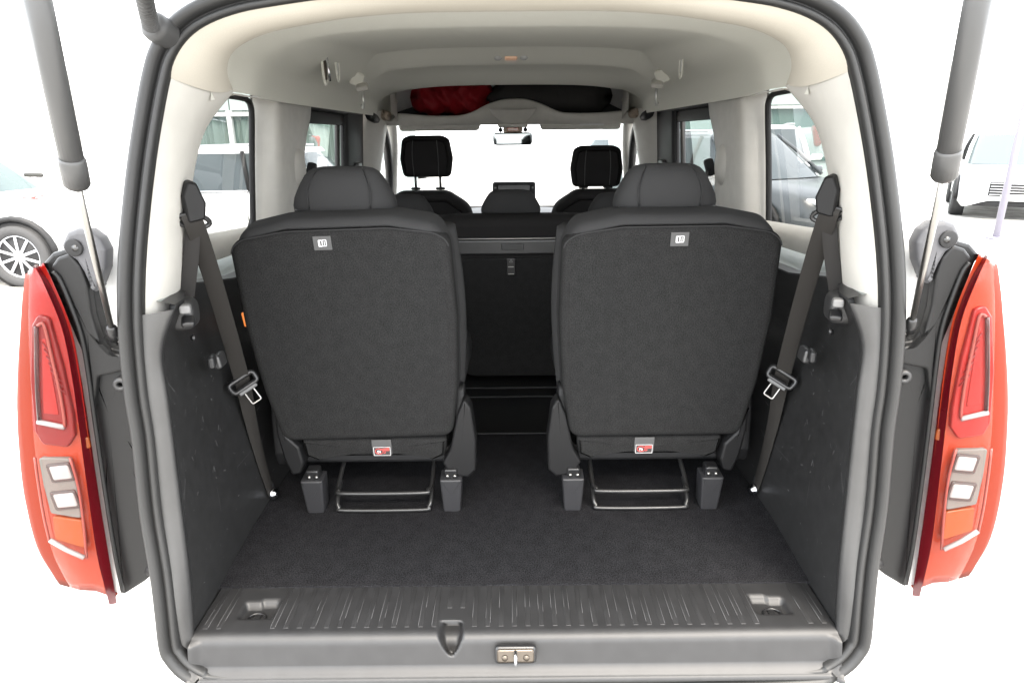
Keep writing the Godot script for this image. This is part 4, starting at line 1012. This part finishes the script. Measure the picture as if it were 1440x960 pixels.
func scuff_tex() -> ImageTexture:     # plastic wall panel with grain and the pale scratches that luggage left
	var n := FastNoiseLite.new(); n.seed = 51; n.frequency = .02; n.fractal_octaves = 5
	var a := n.get_seamless_image(1024, 1024)
	var out := Image.create(1024, 1024, false, Image.FORMAT_RGB8)
	var rng := RandomNumberGenerator.new(); rng.seed = 8
	for y in 1024:
		for x in 1024:
			var v := .27 + .06 * a.get_pixel(x, y).r + .03 * rng.randf()
			out.set_pixel(x, y, Color(v, v, v))
	for k in 90:
		var p := Vector2(rng.randf_range(40, 620), 1000 - pow(rng.randf(), .7) * 760)
		var d := Vector2.from_angle(rng.randf_range(-1.9, 1.9)) * (1.0 + 0.0 * k)
		var ln := rng.randf_range(3, 16) if rng.randf() < .85 else rng.randf_range(30, 110)
		var br := rng.randf_range(.40, .74) if ln < 20 else rng.randf_range(.40, .58)
		var fat := ln < 8 and rng.randf() < .3
		for i in int(ln * 2):
			var q := p + d * i * .5
			if q.x < 1 or q.y < 1 or q.x > 1020 or q.y > 1020: continue
			out.set_pixel(int(q.x), 1023 - int(q.y), Color(br, br, br))
			out.set_pixel(int(q.x), 1022 - int(q.y), Color(br, br, br)); out.set_pixel(int(q.x) + 1, 1022 - int(q.y), Color(br, br, br))
			if ln < 20: out.set_pixel(int(q.x) + 2, 1023 - int(q.y), Color(br, br, br))
			if fat or ln > 20: out.set_pixel(int(q.x) + 1, 1023 - int(q.y), Color(br, br, br))
	return ImageTexture.create_from_image(out)
# ================================================================ outside: cars, buildings
func make_wheel(parent: Node, p: Vector3, r: float, s: float, along_x := false) -> void:
	var w := node("wheel", parent, p)
	var t := Transform3D(Basis(Vector3(0, 0, 1), Vector3.UP, Vector3(-1, 0, 0)) if s < 0 else Basis(Vector3(0, 0, -1), Vector3.UP, Vector3(1, 0, 0)), Vector3.ZERO)
	if along_x: t = at(Vector3.ZERO, 0, 0 if s > 0 else 180, 0)
	put(lathe([[r * .66, .06], [r * .72, .10], [r * .93, .105], [r, .08], [r, -.08], [r * .93, -.10], [r * .6, -.10]], 40), "tyre", M.tyre, w, t)
	put(lathe([[0, -.02], [r * .6, -.02], [r * .64, .06], [r * .68, .09], [r * .70, .06]], 40), "rim", M.rim, w, t)
	var l := []
	for k in 10:
		var a := TAU * k / 10
		l.append([rbox(r * .09, r * .62, .02, .008), Transform3D(Basis(Vector3(0, 0, 1), a), Vector3(-sin(a), cos(a), 0) * r * .33 + Vector3(0, 0, .07))])
	l.append([lathe([[0, .095], [r * .12, .09], [r * .15, .06]], 16), Transform3D()])
	put(joined(l), "spokes", M.rim, w, t)
# a car along x (front at +x), length and height in metres; stations give the side outline
func make_car(called: String, where: Vector3, turn: float, ln: float, ht: float, wd: float, paint: Material, label: String, style := "suv") -> Node3D:
	var c := node(called, self, where)
	c.rotation.y = deg_to_rad(turn)
	tag(c, label, "car", "parked cars around the van")
	var body := []
	var hw := wd / 2
	var belt := ht * .63
	var st := [[-.5, .42, .50, .72], [-.485, .30, .60, .88], [-.44, .22, .62, .97], [-.30, .20, .63, 1.0], [0.0, .20, .62, 1.0], [.18, .20, .615, 1.0], [.24, .20, .60, .99], [.36, .20, .565, .97], [.45, .22, .52, .93], [.485, .26, .46, .82], [.5, .32, .40, .66]]
	for k in st:
		var x: float = k[0] * ln; var lo: float = k[1]; var hi: float = k[2] * ht; var w: float = hw * k[3]
		body.append([Vector3(x, lo, -w * .9), Vector3(x, lo + .1, -w * .99), Vector3(x, lerpf(lo, hi, .62), -w), Vector3(x, lerpf(lo, hi, .9), -w * .965), Vector3(x, hi, -w * .88), Vector3(x, hi + .015, 0), Vector3(x, hi, w * .88), Vector3(x, lerpf(lo, hi, .9), w * .965), Vector3(x, lerpf(lo, hi, .62), w), Vector3(x, lo + .1, w * .99), Vector3(x, lo, w * .9)])
	var sm := []
	for j in body[0].size():
		var col := []
		for r in body: col.append(r[j])
		sm.append(smooth(col, 3))
	var rows := []
	for i in sm[0].size():
		var row := []
		for j in sm.size(): row.append(sm[j][i])
		rows.append(row)
	var f0 := []; var f1 := []
	for v in rows[0]: f0.append(Vector3(v.x, .45 * ht, 0))
	for v in rows[-1]: f1.append(Vector3(v.x, .30 * ht, 0))
	rows.push_front(f0); rows.append(f1)
	put(loft(rows), "body", paint, c)
	# cabin: glass house under the roof
	var rear := -.46 if style == "suv" else -.36
	var cab := []
	for k in [[0.0, 1.0], [.5, .93], [.9, .84], [1.0, .74]]:
		var t: float = k[0]; var w: float = hw * .88 * k[1]
		var y := lerpf(belt - .03, ht, t)
		cab.append(dense_ring(lerpf(rear, rear + .09, t) * ln, lerpf(.235 if style != "long" else .14, .06 if style != "long" else -.02, t) * ln, w, y))
	put(loft(cab.slice(0, 3), true), "windows", M.car_glass, c)
	put(loft([cab[2], cab[3], flat_ring(cab[3])], true), "roof", paint, c)
	for s in [-1.0, 1.0]:
		for x in [[rear + .025, rear + .10], [-.22, -.20], [-.01, .01], [.225 if style != "long" else .13, .055 if style != "long" else -.025]]:
			put(tube([Vector3(x[0] * ln, belt, s * hw * .89), Vector3(lerpf(x[0], x[1], .5) * ln, lerpf(belt, ht, .5), s * hw * .83), Vector3(x[1] * ln, ht * .975, s * hw * .74)], .03, 8), "pillar", paint if x[0] > .1 or x[0] < -.3 else M.black, c)
		put(tube([Vector3((rear + .12) * ln, ht + .03, s * hw * .66), Vector3(-.2 * ln, ht + .05, s * hw * .66), Vector3(.02 * ln, ht + .03, s * hw * .66)], .018, 8), "roof_rail", M.rim, c)
		put(tube([Vector3(rear * ln, belt + .01, s * hw * .905), Vector3(.2 * ln, belt + .005, s * hw * .905)], .012, 6), "window_strip", M.rim, c)
		for x in [-.31, .31]:
			make_wheel(c, Vector3(x * ln, .35, s * (hw - .06)), .35, s, true)
			var arch := []
			for k in 13: arch.append(Vector3(x * ln + cos(PI * k / 12) * .42, .36 + sin(PI * k / 12) * .42, s * (hw - .0)))
			put(tube(arch, .035, 6), "wheel_arch", M.black, c)
			put(lathe([[0, .0], [.40, .0], [.40, -.2]], 30), "arch_liner", M.black, c, at(Vector3(x * ln, .36, s * (hw + .004)), 0, 0 if s > 0 else 180, 0))
		put(moved(rbox(.24, .07, .20, .03), at(Vector3(.472 * ln, ht * .475, s * hw * .70), 0, s * 28 - 90 + 90, -8)), "headlight", M.lamp_lens, c)
		put(moved(rbox(.10, .24, .30, .03), at(Vector3(-.478 * ln, ht * .56, s * hw * .72), 0, s * -18, 0)), "tail_light", M.car_red, c)
		put(moved(rbox(.16, .12, .2, .04), at(Vector3(.17 * ln, belt + .05, s * (hw + .06)), 0, 0, 0)), "door_mirror", paint, c)
		for x in [-.12, .09]: put(moved(rbox(.16, .025, .02, .008), at(Vector3(x * ln, belt - .13, s * (hw * .995)))), "door_handle", paint, c)
		for x in [-.215, -.005, .2]: put(tube([Vector3(x * ln, .32, s * (hw * .992)), Vector3(x * ln, belt * .7, s * (hw * 1.001)), Vector3(x * ln, belt - .02, s * (hw * .93))], .005, 5), "door_gap", M.black, c)
	var gr := node("grille", c, Vector3(.506 * ln, ht * .36, 0))
	put(moved(rbox(.03, .26, wd * .48, .02), at(Vector3(-.01, 0, 0))), "grille_panel", M.black, gr)
	for k in 5: put(moved(rbox(.02, .012, wd * .46, .004), at(Vector3(.012, -.10 + .05 * k, 0))), "grille_bar", M.rim, gr)
	put(moved(rbox(.03, .10, wd * .7, .02), at(Vector3(.482 * ln, .30, 0))), "bumper_intake", M.black, c)
	put(moved(rbox(.012, .11, .52, .004), at(Vector3(.512 * ln, .42, 0))), "number_plate", M.label_white, c)
	return c
func dense_ring(x0: float, x1: float, w: float, y: float) -> Array:
	var out := []
	for q in dense(rounded([Vector2(x0, -w), Vector2(x1, -w), Vector2(x1 + .10, 0), Vector2(x1, w), Vector2(x0, w), Vector2(x0 - .06, 0)], [.15, .25, .8, .25, .15, .8], 4), 99.0): out.append(Vector3(q.x, y, q.y))
	return out
func flat_ring(r: Array) -> Array:
	var mid := Vector3.ZERO
	for v in r: mid += v
	mid /= r.size()
	var out := []
	for v in r: out.append(mid + Vector3(0, .04, 0))
	return out
func make_building(called: String, where: Vector3, w: float, label: String, curtained: bool) -> void:
	var b := node(called, self, where)
	tag(b, label, "building")
	put(moved(rbox(w, 7.0, 6.0, .05), at(Vector3(0, 3.5, -3.2))), "wall", M.cladding, b)
	var n := int(w / 2.6)
	for i in n:
		var x := -w / 2 + (i + .5) * w / n
		var wn := node("window", b, Vector3(x, 1.45, -.15))
		if curtained:
			put(moved(rbox(w / n - .06, 1.7, .04, .01), at(Vector3(0, 0, 0))), "pane_backing", M.cladding_dark, wn)
			var rows := [[], []]
			for k in 120:
				var xx: float = lerpf(-.48, .48, k / 119.0) * (w / n - .1)
				for j in 2: rows[j].append(Vector3(xx, .78 - 1.56 * j, .05 + .03 * sin(k * 1.05 + sin(k * .37) * 2)))
			put(loft(rows), "curtain", M.curtain, wn)
		else:
			put(moved(rbox(w / n - .06, 1.5, .04, .01), at(Vector3(0, .1, 0))), "pane_backing", M.cladding_dark, wn)
		put(moved(rbox(.09, 1.9, .12, .01), at(Vector3(-w / n / 2, 0, .08))), "mullion", M.frame_metal, wn)
		put(moved(rbox(w / n, .08, .14, .01), at(Vector3(0, .88, .08))), "transom", M.frame_metal, wn)
		put(moved(rbox(w / n - .02, 1.2, .05, .008), at(Vector3(0, 1.55, .02))), "facade_panel", M.cladding, wn)
		put(moved(rbox(w / n - .02, 1.2, .05, .008), at(Vector3(0, 2.77, .02))), "facade_panel", M.cladding, wn)
		put(moved(rbox(w / n - .02, .5, .05, .008), at(Vector3(0, -1.15, .02))), "facade_panel", M.cladding, wn)
func make_tailgate() -> void:
	var t := node("tailgate", van, Vector3(0, 1.80, -.10))
	t.rotation.x = deg_to_rad(-20)
	var rows := []
	for k in 9:
		var f := k / 8.0
		var z := lerpf(.0, 1.12, f)
		var w := lerpf(.56, .70, smoothstep(0, .5, f)); var y := .03 + .10 * f - .16 * f * f
		rows.append([Vector3(-w, y - .03, z), Vector3(-w * .9, y + .03, z), Vector3(-w * .5, y + .06, z), Vector3(0, y + .07, z), Vector3(w * .5, y + .06, z), Vector3(w * .9, y + .03, z), Vector3(w, y - .03, z)])
	put(shell(rows, .05), "tailgate_panel", M.paint, t)
	put(moved(rbox(1.02, .02, .44, .008), at(Vector3(0, .03, .30), -4)), "tailgate_glass", M.car_glass, t)
	# cable boot beside the hinge
	var b := node("cable_boot", van, Vector3.ZERO)
	var path := smooth([Vector3(-0.523, 1.6567, -0.03), Vector3(-0.5109, 1.6657, -0.005), Vector3(-0.494, 1.6747, 0.03), Vector3(-0.4693, 1.6902, 0.08), Vector3(-0.4405, 1.7137, 0.13)], 40)
	var rad := []
	for i in path.size(): rad.append(.0105 + .0014 * sin(i * .72))
	put(tube(path, rad, 16), "bellows", M.boot, b)
	put(moved(lathe([[.0, .006], [.012, .006], [.016, .0045], [.0205, .001], [.022, -.006], [.021, -.03]], 28), Transform3D(Basis(Vector3(0, 0, 1), .6) * Basis(Vector3(1, 0, 0), -.35), Vector3(-0.529, 1.6597, -0.05))), "boot_flange", M.boot, b)
	# hinge-side drip moulding on both pillars
	for s in [-1.0, 1.0]:
		put(tube(smooth(flip([Vector3(-0.6016, 1.6502, -0.075), Vector3(-0.6306, 1.5794, -0.07), Vector3(-0.6701, 1.4738, -0.062), Vector3(-0.7105, 1.3511, -0.055)], s), 4), .0035, 6), "drip_seam", M.paint, van)
# ================================================================ scene
func _ready() -> void:
	var cam := Camera3D.new(); cam.name = "camera"
	cam.fov = 2 * rad_to_deg(atan(480.0 / 900.0)); cam.near = .02; cam.far = 400
	var th := atan(290.0 / 900.0); var ro := deg_to_rad(.55)
	var up := Vector3(0, cos(th), -sin(th)); var fw := Vector3(0, -sin(th), -cos(th))
	var rt := Vector3.RIGHT * cos(ro) - up * sin(ro); var u2 := up * cos(ro) + Vector3.RIGHT * sin(ro)
	cam.transform = Transform3D(Basis(rt, u2, -fw), Vector3(0, 1.50, 1.0))
	add_child(cam); cam.current = true
	var sm := ProceduralSkyMaterial.new()
	sm.sky_top_color = lin(.86, .90, .95); sm.sky_horizon_color = lin(.92, .93, .94); sm.sky_curve = .2
	sm.ground_bottom_color = lin(.40, .40, .39); sm.ground_horizon_color = lin(.75, .75, .75); sm.sun_angle_max = 1.0
	var sky := Sky.new(); sky.sky_material = sm
	var env := Environment.new()
	env.background_mode = Environment.BG_SKY; env.sky = sky
	env.tonemap_mode = Environment.TONE_MAPPER_LINEAR; env.tonemap_exposure = 9.0
	env.sdfgi_enabled = true; env.ssao_enabled = true; env.ssil_enabled = true
	var we := WorldEnvironment.new(); we.name = "world"; we.environment = env; add_child(we)
	var sun := DirectionalLight3D.new(); sun.name = "sun"
	sun.light_energy = .5; sun.light_angular_distance = 35; sun.light_color = Color(1, .97, .93); sun.shadow_enabled = true
	sun.rotation_degrees = Vector3(-58, 12, 0); add_child(sun)
	make_materials()
	mat("boot", lin(.0432, .0432, .0432), .5, .5); var ll := mat("lamp_lens", lin(.62, .64, .66), .12)
	# ground
	var g := put(shell([[Vector3(-80, 0, 80), Vector3(80, 0, 80)], [Vector3(-80, 0, -80), Vector3(80, 0, -80)]], -.1), "ground", M.concrete, self, at(Vector3(0, -.12, 0)))
	tag(g, "", "", "", "structure")
	van = node("van", self, Vector3(0, 0, 0))
	tag(van, "white family van seen through its open tailgate, with cream ceiling and black load bay", "van")
	make_shell()
	make_floor()
	for s in [-1.0, 1.0]:
		make_side(s)
		make_rear_corner(s)
		make_belt(s)
	make_ceiling()
	make_front()
	make_tailgate()
	for s in [-1.0, 1.0]:
		for z in [-.75, -3.1]: make_wheel(van, Vector3(s * .76, .21, z), .33, s)
	make_jump_seat("jump_seat", Vector3(-.351, .603, -.395), "grey folding rear seat on the left, beside the lit amber courtesy lamp", 1.0)
	make_jump_seat("jump_seat_001", Vector3(.345, .603, -.395), "grey folding rear seat on the right, in line with the lower front headrest", -1.0)
	make_bench()
	make_front_seat("front_seat", -.435, .835, "black front seat on the left with its headrest raised against the windscreen")
	make_front_seat("front_seat_001", .450, .778, "black front seat on the right with the lower headrest")
	# parked cars
	make_car("parked_car", Vector3(-4.45, -.12, -8.6), 180, 4.3, 1.48, 1.8, M.car_white, "white car parked side-on, seen through the left quarter window")
	var lc := make_car("parked_car_001", Vector3(-6.95, -.12, -7.2), 0, 4.3, 1.62, 1.85, M.car_white, "white car with alloy wheel beyond the left tail lamp", "long")
	put(moved(rbox(.20, .05, .04, .02), at(Vector3(-5.2304, 1.1326, -6.25) - Vector3(-6.95, -.12, -7.2), 0, 6, -2)), "side_lamp", M.lamp_smoke, lc)
	put(moved(rbox(.20, .022, .03, .008), at(Vector3(-5.3062, 0.8812, -6.25) - Vector3(-6.95, -.12, -7.2), 0, 0, -6)), "side_marker", M.car_red, lc)
	put(moved(rbox(.14, .018, .03, .006), at(Vector3(-5.2379, 0.9037, -6.25) - Vector3(-6.95, -.12, -7.2), 0, 0, 8)), "side_marker", M.car_red, lc)
	make_car("parked_car_002", Vector3(3.5, -.12, -9.5), -62, 4.5, 1.62, 1.9, M.car_slate, "slate grey car with chrome grille close to the right quarter window")
	make_car("parked_car_003", Vector3(5.3, -.12, -13.2), -105, 4.7, 1.76, 1.9, M.car_white, "white car behind the slate one, seen through the right quarter window")
	make_car("parked_car_004", Vector3(10.6, -.12, -13.0), -122, 4.5, 1.60, 1.9, M.car_white, "white car facing the camera beyond the right tail lamp")
	make_car("parked_car_005", Vector3(-4.1, -.12, -27), 80, 4.3, 1.5, 1.8, M.car_white, "white car far ahead seen through the windscreen")
	make_car("parked_car_006", Vector3(4.5, -.12, -25), 60, 4.3, 1.5, 1.8, M.car_blue, "pale blue car far ahead beside the right front headrest")
	make_building("office_building", Vector3(-5.4, -.40, -12), 5.4, "pale clad office building with curtained windows on the left", true)
	make_building("office_building_001", Vector3(7.4, -.12, -19), 7.6, "pale clad office building with plain green windows on the right", false)
	var pole := node("lamp_post", self, Vector3(7.5888, -.12, -9))
	put(tube([Vector3(0, 0, 0), Vector3(0, 2.5, 0), Vector3(0, 5, 0)], [.05, .045, .04], 12), "post", M.pole, pole)
	put(moved(rbox(.2, .04, .2, .01), at(Vector3(0, .02, 0))), "foot_plate", M.pole, pole)
	tag(pole, "thin violet-grey post at the right edge, beyond the tail lamp", "post")
